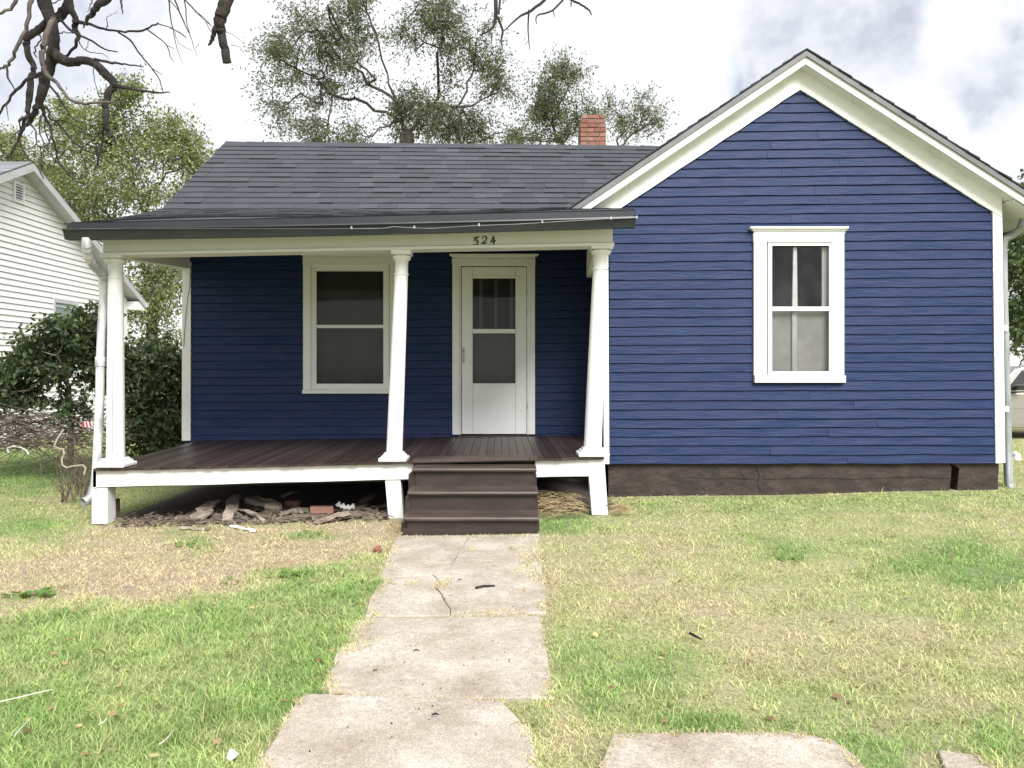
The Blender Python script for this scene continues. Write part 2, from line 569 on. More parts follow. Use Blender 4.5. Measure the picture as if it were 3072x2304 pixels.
def lawn(x, y):
    x = np.asarray(x, float); y = np.asarray(y, float)
    px = CX + F * x / y; py = CY + F * H / y
    wx = 120 * (fbm(x, y, 1.3, 31) - 0.5) * 2
    wy = 50 * (fbm(x, y, 1.5, 41) - 0.5) * 2
    right = smooth01(1250, 1650, px)
    dry = 0.72 * (1 - right) * smooth01(1530, 1570, py) + 0.35 * (1 - right) * (1 - smooth01(1530, 1570, py)) + 0.47 * right
    bare = np.zeros_like(dry)
    for cx, cy, rx, ry, d, b in PATCH:
        q = np.exp(-(((px + wx - cx) / rx) ** 2 + ((py + wy - cy) / ry) ** 2) ** 1.3)
        if cx > 1600 and d > 0: d = d * 0.82
        dry = dry + q * (d - dry) if d > 0 else dry + q * d
        bare = np.maximum(bare, q * b)
    # the front of the left lawn is green
    edge = np.interp(px, [-400, 0, 500, 800, 1150, 1300], [1850, 1835, 1775, 1710, 1670, 1640])
    gfront = smooth01(-45, 60, py + wy * 1.5 + 60 * (fbm(x, y, 7, 61) - 0.5) - edge) * (1 - right)
    dry = dry * (1 - gfront) + gfront * (0.14 + 0.3 * np.clip(fbm(x, y, 2.5, 77) - 0.45, 0, 1))
    bare = bare * (1 - gfront)
    dry = np.clip(dry + 0.55 * (fbm(x, y, 3.2, 5) - 0.5) + 0.25 * (fbm(x, y, 11, 9) - 0.5), 0, 1)
    return dry, bare, gfront


def lawn_rgb(dry, gfront, rnd):
    g1 = np.array([0.16, 0.32, 0.07]); g2 = np.array([0.34, 0.50, 0.15])
    s1 = np.array([0.70, 0.61, 0.39]); s2 = np.array([0.55, 0.40, 0.27])
    r = rnd[:, None]
    gr = g1 * (1 - r) + g2 * r
    yel = np.array([0.55, 0.58, 0.26])
    st = s1 * (1 - r ** 2) + s2 * r ** 2
    d = dry[:, None]
    lo = np.clip(d / 0.5, 0, 1); hi = np.clip((d - 0.5) / 0.4, 0, 1)
    return (gr * (1 - lo) + yel * lo) * (1 - hi) + st * hi


def axis(dense0, dense1, step, far):
    a = list(np.arange(dense0, dense1 + 1e-6, step))
    k = step; lo = [dense0]; hi = [dense1]
    while lo[-1] > -far:
        k *= 1.6; lo.append(lo[-1] - k); hi.append(hi[-1] + k)
    return np.array(lo[:0:-1] + a + hi[1:])


gx = axis(-8, 8, 0.125, 600); gy = axis(0.5, 14, 0.125, 600)
GX, GY = np.meshgrid(gx, gy)
gv = np.stack([GX.ravel(), GY.ravel(), gz(GX, np.clip(GY, 0.3, None)).ravel()], 1)
nx_, ny_ = len(gx), len(gy)
ii = (np.arange(ny_ - 1)[:, None] * nx_ + np.arange(nx_ - 1)[None]).ravel()
gf = np.stack([ii, ii + 1, ii + nx_ + 1, ii + nx_], 1)


def np_mesh(name, verts, faces, mat, cols=None):
    me = bpy.data.meshes.new(name)
    k = faces.shape[1]
    me.vertices.add(len(verts)); me.vertices.foreach_set('co', verts.astype(np.float32).ravel())
    me.loops.add(faces.size); me.loops.foreach_set('vertex_index', faces.astype(np.int32).ravel())
    me.polygons.add(len(faces))
    me.polygons.foreach_set('loop_start', np.arange(0, faces.size, k, dtype=np.int32))
    try:
        me.polygons.foreach_set('loop_total', np.full(len(faces), k, dtype=np.int32))
    except Exception:
        pass
    if cols is not None:
        at = me.color_attributes.new('tint', 'FLOAT_COLOR', 'POINT')
        c4 = np.ones((len(verts), 4), np.float32); c4[:, :3] = cols
        at.data.foreach_set('color', c4.ravel())
    me.materials.append(mat)
    me.update(calc_edges=True)
    me.validate()
    return me


def tint_mat(name, trans=0.0, soil=False):
    m = bpy.data.materials.new(name); m.use_nodes = True
    t = m.node_tree; t.nodes.clear()
    out = nd(t, 'ShaderNodeOutputMaterial')
    a = nd(t, 'ShaderNodeAttribute'); a.attribute_name = 'tint'
    c = a.outputs['Color']
    b = nd(t, 'ShaderNodeBsdfPrincipled'); b.inputs['Roughness'].default_value = 0.7
    if soil:
        n = pos_noise(t, 38, 6, 0.75)
        c = mixrgb(t, 0.7, c, ramp(t, n, [(0.3, 0.18), (0.7, 0.85)]), 'OVERLAY')
        bump(t, b, pos_noise(t, 30, 6, 0.7), 0.8, 0.03)
        b.inputs['Roughness'].default_value = 0.95
    lk(t, c, b.inputs['Base Color'])
    if trans:
        tl = nd(t, 'ShaderNodeBsdfTranslucent'); lk(t, c, tl.inputs['Color'])
        mx = nd(t, 'ShaderNodeMixShader'); mx.inputs[0].default_value = trans
        lk(t, b.outputs[0], mx.inputs[1]); lk(t, tl.outputs[0], mx.inputs[2])
        lk(t, mx.outputs[0], out.inputs['Surface'])
    else:
        lk(t, b.outputs[0], out.inputs['Surface'])
    return m


d_, b_, g_ = lawn(gv[:, 0], np.clip(gv[:, 1], 0.6, None))
rgb = lawn_rgb(d_, g_, rng.random(len(gv))) * 0.56
soil = np.array([0.36, 0.275, 0.205])
k_ = np.clip(0.18 + b_ * 1.7, 0, 0.9)[:, None]
rgb = rgb * (1 - k_) + soil * k_
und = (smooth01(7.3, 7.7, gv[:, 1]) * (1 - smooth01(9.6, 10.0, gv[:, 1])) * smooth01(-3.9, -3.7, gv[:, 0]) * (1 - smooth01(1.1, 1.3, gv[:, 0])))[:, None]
rgb = rgb * (1 - und) + np.array([0.05, 0.038, 0.030]) * und  # littered soil under the porch, its colour deepened for the shade there
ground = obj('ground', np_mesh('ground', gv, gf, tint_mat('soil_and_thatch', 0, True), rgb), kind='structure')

# ------------------------------------------------------------------ concrete walk
def conc_mat():
    m, t, b = new_mat('worn_concrete')
    f = pos_noise(t, 2.6, 7, 0.65)
    c = ramp(t, f, [(0.30, (0.29, 0.242, 0.192)), (0.5, (0.385, 0.336, 0.28)), (0.70, (0.50, 0.455, 0.395))])
    f2 = pos_noise(t, 120, 3, 0.8)
    c = mixrgb(t, 0.75, c, ramp(t, f2, [(0.3, 0.2), (0.7, 0.8)]), 'OVERLAY')
    f4 = pos_noise(t, 28, 5, 0.75)
    c = mixrgb(t, 0.4, c, ramp(t, f4, [(0.3, 0.25), (0.7, 0.75)]), 'OVERLAY')
    f3 = pos_noise(t, 5.5, 5, 0.7, (1, 0.6, 1))
    c = mixrgb(t, ramp(t, f3, [(0.58, 0.0), (0.75, 0.5)]), c, (0.24, 0.185, 0.15))
    lk(t, c, b.inputs['Base Color'])
    b.inputs['Roughness'].default_value = 0.9
    bump(t, b, pos_noise(t, 90, 5, 0.7), 0.35, 0.006)
    return m


M_CONC = conc_mat()
walk = empty('path', (0, 5, 0), kind='structure')


def zc(pts):   # crop pixels of the middle lower crop -> photo pixels
    return [(1024 + x * 0.46293, 1536 + y * 0.46293) for x, y in pts]


def dsp(pts):  # overview pixels -> photo pixels
    return [(x * 1.38879, y * 1.38879) for x, y in pts]


SLABS = []


def slab(pts, top, parent, inset=0.004, wob=0.006):
    SLABS.append((pts, top))
    g = [ground_pt(*p) for p in pts]
    c = sum(g, Vector()) / len(g)
    ring = []
    n = len(g)
    for i in range(n):
        a = g[i]; b = g[(i + 1) % n]
        steps = max(1, int((b - a).length / 0.12))
        for k in range(steps):
            q = a.lerp(b, k / steps)
            if k: q = q + Vector((random.uniform(-wob, wob), random.uniform(-wob, wob), 0))
            ring.append(q)
    ring = [q - (q - c).normalized() * inset for q in ring]
    topr = [Vector((q.x, q.y, float(gz(q.x, q.y)) + top)) for q in ring]
    bot = [Vector((q.x, q.y, float(gz(q.x, q.y)) - 0.08)) for q in ring]
    if (topr[1] - topr[0]).cross(topr[2] - topr[1]).z < 0:
        topr.reverse(); bot.reverse()
    o = MB().hexa(topr, bot).build('slab', M_CONC, parent, bevel=0.006)
    return o


c1 = [(840, 150), (790, 220), (760, 270), (735, 315)]
c1b = [(735, 315), (715, 345), (640, 365), (590, 405)]
c1c = [(590, 405), (460, 412), (340, 420), (250, 432)]
c2 = [(735, 315), (830, 319), (960, 324), (1060, 331), (1180, 345), (1300, 350)]
c3 = [(590, 405), (622, 432), (600, 480), (650, 530), (672, 580), (705, 625), (710, 668)]
slab(zc([(360, 150)] + c1 + c1b[1:] + c1c[1:] + [(290, 300)]), 0.013, walk, 0.003)
slab(zc(c1 + c2[1:] + [(1290, 250), (1285, 150)]), 0.016, walk, 0.003)
slab(zc(c1c[::-1] + c3[1:] + [(150, 668), (180, 560)]), 0.011, walk, 0.003)
slab(zc(c1b + c3[1:] + [(1330, 668), (1320, 480), (1300, 350)] + c2[-2:0:-1]), 0.015, walk, 0.003)
slab(dsp([(770, 1333), (1168, 1334), (1185, 1420), (1200, 1512), (960, 1514), (690, 1508), (720, 1420)]), 0.014, walk, 0.004)
slab(dsp([(655, 1512), (960, 1521), (1085, 1530), (1150, 1600), (1170, 1700), (1200, 1830), (480, 1830), (560, 1660)]), 0.034, walk, 0.004)
slab(dsp([(1322, 1596), (1430, 1592), (1560, 1591), (1720, 1592), (1800, 1606), (1860, 1650), (1990, 1830), (1230, 1830), (1296, 1660)]), 0.02, walk, 0.004)
slab(dsp([(2025, 1627), (2112, 1640), (2400, 1830), (2085, 1830)]), 0.018, walk, 0.004)
OPEN = [zc([(400, 150), (345, 300), (310, 405), (335, 470), (215, 560), (200, 660), (215, 690), (120, 770), (100, 810), (215, 850), (40, 895), (5, 1000), (-70, 1120), (-70, 1190), (260, 1195), (320, 1235), (870, 1250), (1190, 1235), (1290, 1200), (1330, 1100), (1300, 900), (1280, 760), (1310, 660), (1290, 500), (1200, 455), (1110, 400), (1145, 300), (1180, 230), (1275, 150)]),
        dsp([(690, 1517), (860, 1519), (1000, 1528), (1060, 1533), (1105, 1548), (1130, 1590), (1142, 1640), (1150, 1830), (540, 1830), (580, 1650), (605, 1590), (640, 1545)]),
        dsp([(1345, 1610), (1420, 1599), (1560, 1600), (1690, 1597), (1770, 1608), (1825, 1640), (1960, 1830), (1280, 1830), (1310, 1650)]),
        dsp([(2045, 1637), (2100, 1645), (2350, 1830), (2120, 1830)])]
TUFTS = [zc(p) for p in ([(600, 480), (640, 440), (720, 430), (725, 465), (660, 500), (580, 500)], [(410, 455), (520, 440), (530, 462), (430, 478)],
                         [(1100, 505), (1200, 510), (1215, 530), (1120, 532)], [(660, 668), (860, 658), (1000, 640), (1060, 632), (1130, 662), (1290, 668), (1280, 684), (900, 690), (700, 684)],
                         [(1080, 235), (1170, 225), (1180, 280), (1100, 290)], [(390, 150), (1270, 155), (1270, 172), (390, 170)], [(790, 250), (870, 245), (880, 262), (800, 265)])]

# ------------------------------------------------------------------ the blue house
house = empty('blue_house', (0.8, 9.0, 0.0),
              label='small navy blue clapboard house with white trim, grey shingle roof and open front porch', cat='house')
YP, YG, YB = 7.36, 8.66, 9.75      # porch front, gable wall, wall behind the porch


def clap_row(parent, xa, xb, z0, z1, Y, out=0.016, mat=M_BLUE, tilt=lambda x: 0.0, seg=6, wob=0.0025, clipa=None, clipb=None, gap=0.0042):
    """one board: thick at the bottom edge, thin on top; clipa / clipb give its upper ends where a gable cuts it"""
    xa2 = xa if clipa is None else clipa
    xb2 = xb if clipb is None else clipb
    vs, fs = [], []
    for i in range(seg + 1):
        t = i / seg
        xbv = xa + (xb - xa) * t; xtv = xa2 + (xb2 - xa2) * t
        wz = random.uniform(-wob, wob); wy = random.uniform(-wob, wob) * 0.8
        tz = tilt(xbv)
        vs += [(xbv, Y - out + wy, z0 + tz + wz), (xtv, Y - 0.003, z1 - gap + tilt(xtv)), (xbv, Y + 0.012, z0 + tz + wz)]
    for i in range(seg):
        a = i * 3; b = a + 3
        fs += [(a, b, b + 1, a + 1), (a, a + 2, b + 2, b)]
    fs += [(0, 1, 2), (seg * 3, seg * 3 + 2, seg * 3 + 1)]
    return obj('clapboard', mesh_data('clapboard', vs, fs, mat), parent)


# --- gable wing wall
GX0, GX1 = 1.225, PX(2984, YG)
GAX, GAZ = 3.348, 4.736           # apex of the frieze at the wall
SL, SR = 0.662, 0.633
GB = 0.335                        # bottom of the siding
W1 = dict(x0=PX(2292, YG), x1=PX(2503, YG), z0=PZ(1130, YG), z1=PZ(735, YG))


def frieze_low(x):
    return GAZ - 0.226 - (SL if x < GAX else SR) * abs(x - GAX)


gw = MB()
# sheathing round the window opening
Ys = YG + 0.03
zt = lambda x: frieze_low(x) + 0.2
J_ = 0
gw.xz([(GX0 - 0.02, GB + 0.005), (W1['x0'], GB + 0.005), (W1['x0'], zt(W1['x0'])), (GX0 - 0.02, zt(GX0))], Ys, 0.10)
gw.xz([(W1['x1'], GB + 0.005), (5.62, GB + 0.005), (5.62, zt(5.62)), (W1['x1'], zt(W1['x1']))], Ys, 0.10)
gw.xz([(W1['x0'], GB + 0.005), (W1['x1'], GB + 0.005), (W1['x1'], W1['z0']), (W1['x0'], W1['z0'])], Ys, 0.10)
gw.xz([(W1['x0'], W1['z1']), (W1['x1'], W1['z1']), (W1['x1'], zt(W1['x1'])), (GAX, zt(GAX)), (W1['x0'], zt(W1['x0']))], Ys, 0.10)
gable_wall = gw.build('gable_wall', M_BLUE, house)
EXP = 0.1035
z = GB
row = 0
while z < GAZ - 0.24:
    z1 = z + EXP * (1 + random.uniform(-0.03, 0.03))
    tl = 0.0015 + 0.0034 * (z - GB)
    tilt = lambda x, tl=tl: tl * (x - 3.4)
    xa, xb = GX0, GX1
    cl = GAX - (GAZ - 0.226 + 0.03 - z) / SL; cr = GAX + (GAZ - 0.226 + 0.03 - z) / SR
    cl2 = GAX - max(GAZ - 0.226 + 0.03 - z1, 0.005) / SL; cr2 = GAX + max(GAZ - 0.226 + 0.03 - z1, 0.005) / SR
    a, a2 = max(xa, cl), max(xa, cl2)
    b, b2 = min(xb, cr), min(xb, cr2)
    wob = 0.0045 if z < 1.0 else 0.003
    out = 0.017 + (0.004 if row < 9 else 0)
    if z1 > W1['z0'] and z < W1['z1']:
        clap_row(gable_wall, a, W1['x0'] - 0.02, z, z1, YG, out, tilt=tilt, wob=wob, clipa=a2)
        clap_row(gable_wall, W1['x1'] + 0.02, b, z, z1, YG, out, tilt=tilt, wob=wob, clipb=b2)
    elif b - a > 1.6:
        xj = a + (b - a) * random.uniform(0.3, 0.7)
        clap_row(gable_wall, a, xj - 0.0012, z, z1, YG, out, tilt=tilt, wob=wob, seg=6, clipa=a2)
        clap_row(gable_wall, xj + 0.0012, b, z, z1, YG, out + 0.001, tilt=tilt, wob=wob, seg=6, clipb=b2)
    elif b - a > 0.05:
        clap_row(gable_wall, a, b, z, z1, YG, out, tilt=tilt, wob=wob, seg=9, clipa=a2, clipb=b2)
    z = z1; row += 1

# corner boards and frieze of the gable
MB().prism([(2988, 1390), (3016, 1388), (3006, 588), (2978, 588)], YG - 0.028, 0.05).build('corner_board', M_WHITE, house)
MB().prism([(1812, 1392), (1828, 1392), (1824, 640), (1808, 640)], YG - 0.026, 0.05).build('corner_board', M_WHITE, house)
fz = YG - 0.034


def frieze(sgn, xend, s):
    e = GAZ - s * abs(xend - GAX)
    lo = GAZ - 0.226
    el = lo - s * abs(xend - GAX)
    n = 14
    top = [(GAX + (xend - GAX) * k / n, GAZ + (e - GAZ) * k / n + 0.03) for k in range(n + 1)]
    bot = [(GAX + (xend - GAX) * k / n, lo + (el - lo) * k / n + random.uniform(-0.006, 0.006)) for k in range(n, -1, -1)]
    MB().xz(top + bot, fz, 0.032).build('frieze_board', M_TRIM, house)


frieze(-1, 1.0, SL)
frieze(1, 5.60, SR)

# --- wing roof: shingles, drip edge, rake board, soffit
RF = 8.46
RZ = 4.895
XL, XR = 0.70, 6.02
sl, sr = 0.672, 0.641
YBK = 13.6
for nm, x1, s in (('wing_roof', XL, sl), ('wing_roof', XR, sr)):
    ze = RZ - s * abs(x1 - GAX)
    roof = MB().xz([(GAX, RZ - 0.012), (x1, ze - 0.012), (x1, ze - 0.04), (GAX, RZ - 0.04)], RF - 0.012, YBK - RF).build(nm, M_SHINGLE, house)
    # shingle butts along the slope
    sh = MB()
    L = abs(x1 - GAX); nrow = int(L * math.hypot(1, s) / 0.135)
    sg = 1 if x1 > GAX else -1
    for r in range(nrow):
        u0 = r / nrow * L; u1 = (r + 1.25) / nrow * L
        u1 = min(u1, L + 0.02)
        yk = RF - 0.022 + random.uniform(-0.012, 0.006)
        while yk < YBK - 0.3:
            wdt = random.uniform(0.18, 0.36)
            tk = random.choice((0.006, 0.012)); 
            xa, xb = GAX + sg * u0, GAX + sg * u1
            za, zb = RZ - s * u0, RZ - s * u1
            fr = [(xa, yk, za - 0.012), (xb, yk, zb - 0.008), (xb, yk, zb + tk), (xa, yk, za - 0.004)]
            sh.hexa(fr, [(x_, y_ + wdt - 0.004, z_) for x_, y_, z_ in fr])
            yk += wdt
    sh.build('shingles', M_SHINGLE, roof, kind='stuff')
    MB().xz([(GAX, RZ - 0.027), (x1, ze - 0.027), (x1, ze - 0.084), (GAX, RZ - 0.084)], RF - 0.016, 0.04).build('drip_edge', M_DRIP, roof)
    MB().xz([(GAX + sg * 0.001, RZ - 0.085), (x1, ze - 0.085), (x1, ze - 0.165), (GAX + sg * 0.001, RZ - 0.165)], RF + 0.006, 0.028).build('rake_board', M_TRIM, roof)
    xe = min(x1, 5.66) if sg > 0 else x1
    zz = RZ - s * abs(xe - GAX)
    MB().xz([(GAX, RZ - 0.150), (xe, zz - 0.150), (xe, zz - 0.163), (GAX, RZ - 0.163)], RF + 0.036, YG - RF - 0.03).build('soffit', M_TRIM, roof)
# right eave: sloped soffit behind the rake, fascia, gutter
ze = RZ - sr * (XR - GAX)
ev = MB()
ev.hexa([(5.64, RF + 0.04, RZ - sr * (5.64 - GAX) - 0.17), (XR - 0.02, RF + 0.04, ze - 0.155), (XR - 0.02, RF + 0.04, ze - 0.17), (5.64, RF + 0.04, RZ - sr * (5.64 - GAX) - 0.185)],
        [(5.64, YBK, RZ - sr * (5.64 - GAX) - 0.17), (XR - 0.02, YBK, ze - 0.155), (XR - 0.02, YBK, ze - 0.17), (5.64, YBK, RZ - sr * (5.64 - GAX) - 0.185)])
ev.build('eave_soffit', M_TRIM, house)
MB().box(XR - 0.02, XR + 0.01, RF + 0.036, YBK, ze - 0.20, ze - 0.045).build('eave_fascia', M_GUTTER, house)
prof = [(0.012, 0.0), (0.10, 0.0), (0.125, -0.03), (0.115, -0.08), (0.012, -0.11)]
MB().hexa([(XR + a, RF + 0.03, ze - 0.07 + b) for a, b in prof], [(XR + a, YBK, ze - 0.07 + b) for a, b in prof]).build('gutter', M_GUTTER, house)

# --- foundation of the wing
fo = MB()
zb_ = -0.2
xs = np.linspace(1.22, PX(2994, YG + 0.04), 15)
fo.xz([(xs[0], zb_), (xs[12], zb_), (xs[12], GB + 0.02), (xs[0], GB + 0.02)], YG + 0.036, 0.18)
fo.xz([(xs[13], zb_), (xs[14], zb_), (xs[14], GB + 0.02), (xs[13], GB + 0.02)], YG + 0.036, 0.18)
a_, b_x = xs[12], xs[13]
fo.xz([(a_, zb_), (a_ + 0.06, zb_), (a_ + 0.10, GB - 0.05), (a_ + 0.06, GB + 0.02), (a_, GB + 0.02)], YG + 0.036, 0.18)
fo.xz([(a_ + 0.14, zb_), (b_x, zb_), (b_x, GB + 0.02), (a_ + 0.06, GB + 0.018), (a_ + 0.19, GB - 0.06)], YG + 0.038, 0.18)
fo.xz([(a_ + 0.01, zb_), (a_ + 0.25, zb_), (a_ + 0.25, GB), (a_ + 0.01, GB)], YG + 0.16, 0.05)
fnd = fo.build('foundation', M_FOUND, house)
MB().box(5.50, 5.58, YG + 0.1, YBK, -0.2, GB).box(1.22, 1.3, YG + 0.2, YB, -0.2, GB).build('foundation_side', M_FOUND, house)


def crack(pts, Y, parent, w_=0.006):
    q = [P(px, py, Y) for px, py in pts]
    m = MB()
    m.tube(q, [w_ * random.uniform(0.5, 1.1) for _ in q], 4)
    m.build('crack', M_BLACK, parent)


for pts in ([(2270, 1402), (2278, 1428), (2272, 1452), (2282, 1470), (2276, 1488)], [(2060, 1432), (2140, 1437), (2200, 1434), (2272, 1440)],
            [(2215, 1405), (2228, 1425), (2235, 1440)], [(2290, 1438), (2420, 1433), (2560, 1437), (2720, 1431), (2860, 1436)]):
    crack(pts, YG + 0.0325, fnd, 0.0035)

# --- hidden shell: side, back and interior walls so that no light leaks
XHL = -3.93
sh = MB()
sh.box(5.58, 5.63, YG + 0.07, YBK, 0.2, 3.25)
sh.box(GX0 - 0.01, GX0 + 0.05, YG + 0.11, YB + 0.3, 0.3, 3.4)
sh.box(XHL - 0.01, 5.6, YBK - 0.1, YBK - 0.02, -0.2, 3.2)
sh.box(XHL, XHL + 0.06, YB + 0.1, YBK - 0.1, -0.2, 3.2)
sh.build('side_wall', M_BLUE, house)
lw = bpy.data.objects['side_wall']
z = 0.40
while z < 3.1:      # left side of the main house
    vs_ = [(XHL - 0.026, YB + 0.02, z), (XHL - 0.026, YBK - 0.05, z), (XHL - 0.012, YBK - 0.05, z + EXP), (XHL - 0.012, YB + 0.02, z + EXP), (XHL - 0.011, YB + 0.02, z), (XHL - 0.011, YBK - 0.05, z)]
    obj('clapboard', mesh_data('clapboard', vs_, [(0, 3, 2, 1), (0, 1, 5, 4)], M_BLUE), lw)
    z += EXP
MB().box(XHL - 0.02, XHL + 0.04, YB + 0.1, YBK - 0.1, -0.3, 0.4).build('foundation_side', M_FOUND, house)

# --- wall behind the porch
WB = dict(x0=PX(932, YB), x1=PX(1168, YB), z0=PZ(1168, YB), z1=PZ(797, YB))
DO = dict(x0=PX(1377, YB), x1=PX(1586, YB), z1=PZ(795, YB))
CEIL = PZ(762, YB)


def deckz(x, y):
    xl, xr = -3.78, 0.95
    u = (x - xl) / (xr - xl)
    fz_ = 0.457 + (0.566 - 0.457) * u
    bz_ = 0.493 + (0.556 - 0.493) * u
    v = (y - 7.26) / (YB - 7.26)
    return fz_ + (bz_ - fz_) * v


bw = MB()
zlo = 0.2
Yq = YB + 0.03
BX0, BX1 = PX(548, YB), GX0
bw.xz([(BX0, zlo), (WB['x0'], zlo), (WB['x0'], CEIL + 0.3), (BX0, CEIL + 0.3)], Yq, 0.1)
bw.xz([(WB['x1'], zlo), (DO['x0'], zlo), (DO['x0'], CEIL + 0.3), (WB['x1'], CEIL + 0.3)], Yq, 0.1)
bw.xz([(DO['x1'], zlo), (BX1, zlo), (BX1, CEIL + 0.3), (DO['x1'], CEIL + 0.3)], Yq, 0.1)
bw.xz([(WB['x0'], zlo), (WB['x1'], zlo), (WB['x1'], WB['z0']), (WB['x0'], WB['z0'])], Yq, 0.1)
bw.xz([(WB['x0'], WB['z1']), (WB['x1'], WB['z1']), (WB['x1'], CEIL + 0.3), (WB['x0'], CEIL + 0.3)], Yq, 0.1)
bw.xz([(DO['x0'], DO['z1']), (DO['x1'], DO['z1']), (DO['x1'], CEIL + 0.3), (DO['x0'], CEIL + 0.3)], Yq, 0.1)
bw.xz([(DO['x0'], zlo), (DO['x1'], zlo), (DO['x1'], 0.50), (DO['x0'], 0.50)], Yq, 0.1)
porch_wall = bw.build('porch_wall', M_BLUE, house)
z = 0.47
while z < CEIL:
    z1 = z + EXP * (1 + random.uniform(-0.015, 0.015))
    spans = [(PX(570, YB), BX1)]
    cuts = [(DO['x0'] - 0.02, DO['x1'] + 0.02)] if z < DO['z1'] else []
    if z1 > WB['z0'] and z < WB['z1']:
        cuts = [(WB['x0'] - 0.02, WB['x1'] + 0.02)] + cuts
    x = spans[0][0]
    for ca, cb in cuts:
        clap_row(porch_wall, x, ca, z, z1, YB, 0.015, tilt=lambda x: 0.004 * (x + 1), wob=0.0015, seg=4, gap=0.007)
        x = cb
    clap_row(porch_wall, x, BX1, z, z1, YB, 0.015, tilt=lambda x: 0.004 * (x + 1), wob=0.0015, seg=4, gap=0.007)
    z = z1
MB().prism([(545, 1322), (571, 1322), (572, 786), (547, 786)], YB - 0.028, 0.06).build('corner_board', M_WHITE, house)
# wing side wall facing the porch
z = 0.47
while z < CEIL + 0.1:
    vs_ = [(GX0 - 0.028, YG + 0.03, z), (GX0 - 0.028, YB, z), (GX0 - 0.014, YB, z + EXP), (GX0 - 0.014, YG + 0.03, z + EXP), (GX0 - 0.011, YG + 0.03, z), (GX0 - 0.011, YB, z)]
    obj('clapboard', mesh_data('clapboard', vs_, [(0, 3, 2, 1), (0, 1, 5, 4)], M_BLUE), lw)
    z += EXP


# --- windows
def frame_ring(m, x0, x1, z0, z1, w_, Y, d):
    """four butted sticks"""
    m.box(x0, x0 + w_, Y, Y + d, z0, z1)
    m.box(x1 - w_, x1, Y, Y + d, z0, z1)
    m.box(x0 + w_, x1 - w_, Y + 0.001, Y + d, z1 - w_, z1)
    m.box(x0 + w_, x1 - w_, Y + 0.001, Y + d, z0, z0 + w_)


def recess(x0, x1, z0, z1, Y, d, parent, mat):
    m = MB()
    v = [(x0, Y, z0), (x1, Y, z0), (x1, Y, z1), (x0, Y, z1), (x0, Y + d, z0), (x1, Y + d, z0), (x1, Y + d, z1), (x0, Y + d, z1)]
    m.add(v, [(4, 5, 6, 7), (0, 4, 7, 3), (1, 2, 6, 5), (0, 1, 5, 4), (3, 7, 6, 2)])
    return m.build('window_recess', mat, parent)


def crown(parent, pxl, pxr, py0, py1, Y, mat):
    """moulded cap: three stepped strips that grow outwards"""
    hgt = py1 - py0
    m = MB()
    for k, (a, b, ex, pr) in enumerate(((0.62, 1.0, 4, 0.03), (0.30, 0.62, 9, 0.05), (0.0, 0.30, 14, 0.072))):
        m.rect(pxl - ex + 4, py0 + a * hgt, pxr + ex - 4, py0 + b * hgt + (0.4 if k else 0), Y - pr, pr - 0.001 - 0.0005 * k)
    return m.build('crown_moulding', mat, parent, bevel=0.004)


# gable window
c0 = P(2397, 913, YG)
gwin = MB()
Yc = YG - 0.042
gwin.rect(2262, 726, 2301, 1126, Yc, 0.042)
gwin.rect(2497, 726, 2533, 1126, Yc, 0.042)
gwin.rect(2261, 699, 2533, 725.6, Yc - 0.004, 0.046)
win1 = gwin.build('window', M_WHITE, house, bevel=0.003)
crown(win1, 2262, 2537, 679, 699, YG - 0.004, M_WHITE)
MB().rect(2265, 1126.5, 2538, 1148, YG - 0.062, 0.06).build('sill', M_WHITE, win1, bevel=0.004)
sf = MB()
frame_ring(sf, PX(2301.5, YG), PX(2496.5, YG), PZ(1126, YG), PZ(726.5, YG), 0.044, YG - 0.032, 0.03)
sf.rect(2312, 920, 2490, 932.5, YG - 0.03, 0.022)
sf.build('storm_frame', M_DOOR, win1, bevel=0.002)
MB().rect(2311, 741, 2490, 921, YG - 0.014, 0.003).build('pane', M_GLASS, win1)
MB().rect(2311, 931, 2490, 1117, YG - 0.012, 0.003).build('pane', M_GLASS, win1)
MB().rect(2311, 931, 2490, 1117, YG + 0.045, 0.002).build('screen', M_SCREEN, win1)
mu = MB()
mu.prism([(2377, 921), (2393, 921), (2391, 742), (2380, 742)], YG + 0.02, 0.025)
mu.build('muntin', M_TRIM, win1, bevel=0.003)
mu2 = MB().rect(2377, 931, 2391, 1117, YG + 0.02, 0.022).rect(2466, 742, 2488, 921, YG + 0.03, 0.02)
mu2.build('inner_sash', simple_mat('dusty_sash', (0.40, 0.42, 0.40), (0.58, 0.59, 0.56), 6, 0.7, (1, 1, 0.3)), win1)
recess(W1['x0'] + 0.001, W1['x1'] - 0.001, W1['z0'] + 0.001, W1['z1'] - 0.001, YG + 0.0, 0.37, win1, M_DARK)

# porch window
pw = MB()
Yc = YB - 0.04
pw.rect(909, 795.5, 931.5, 1169, Yc, 0.04)
pw.rect(1168.5, 795.5, 1191, 1169, Yc, 0.04)
pw.rect(908, 771, 1192, 795, Yc - 0.003, 0.043)
win2 = pw.build('window', M_WHITE, house, bevel=0.003)
crown(win2, 909, 1191, 757, 771, YB - 0.004, M_WHITE)
MB().rect(906, 1169.5, 1195, 1181, YB - 0.065, 0.063).build('sill', M_WHITE, win2, bevel=0.004)
sf = MB()
frame_ring(sf, PX(932, YB), PX(1168, YB), PZ(1169, YB), PZ(796, YB), 0.075, YB - 0.012, 0.02)
sf.rect(950, 974.5, 1151, 984, YB - 0.012, 0.02)
sf.build('storm_frame', M_DOOR, win2, bevel=0.003)
MB().rect(947, 812, 1152, 976, YB - 0.002, 0.003).build('pane', M_GLASS, win2)
MB().rect(947, 983, 1152, 1153, YB - 0.001, 0.003).build('pane', M_GLASS, win2)
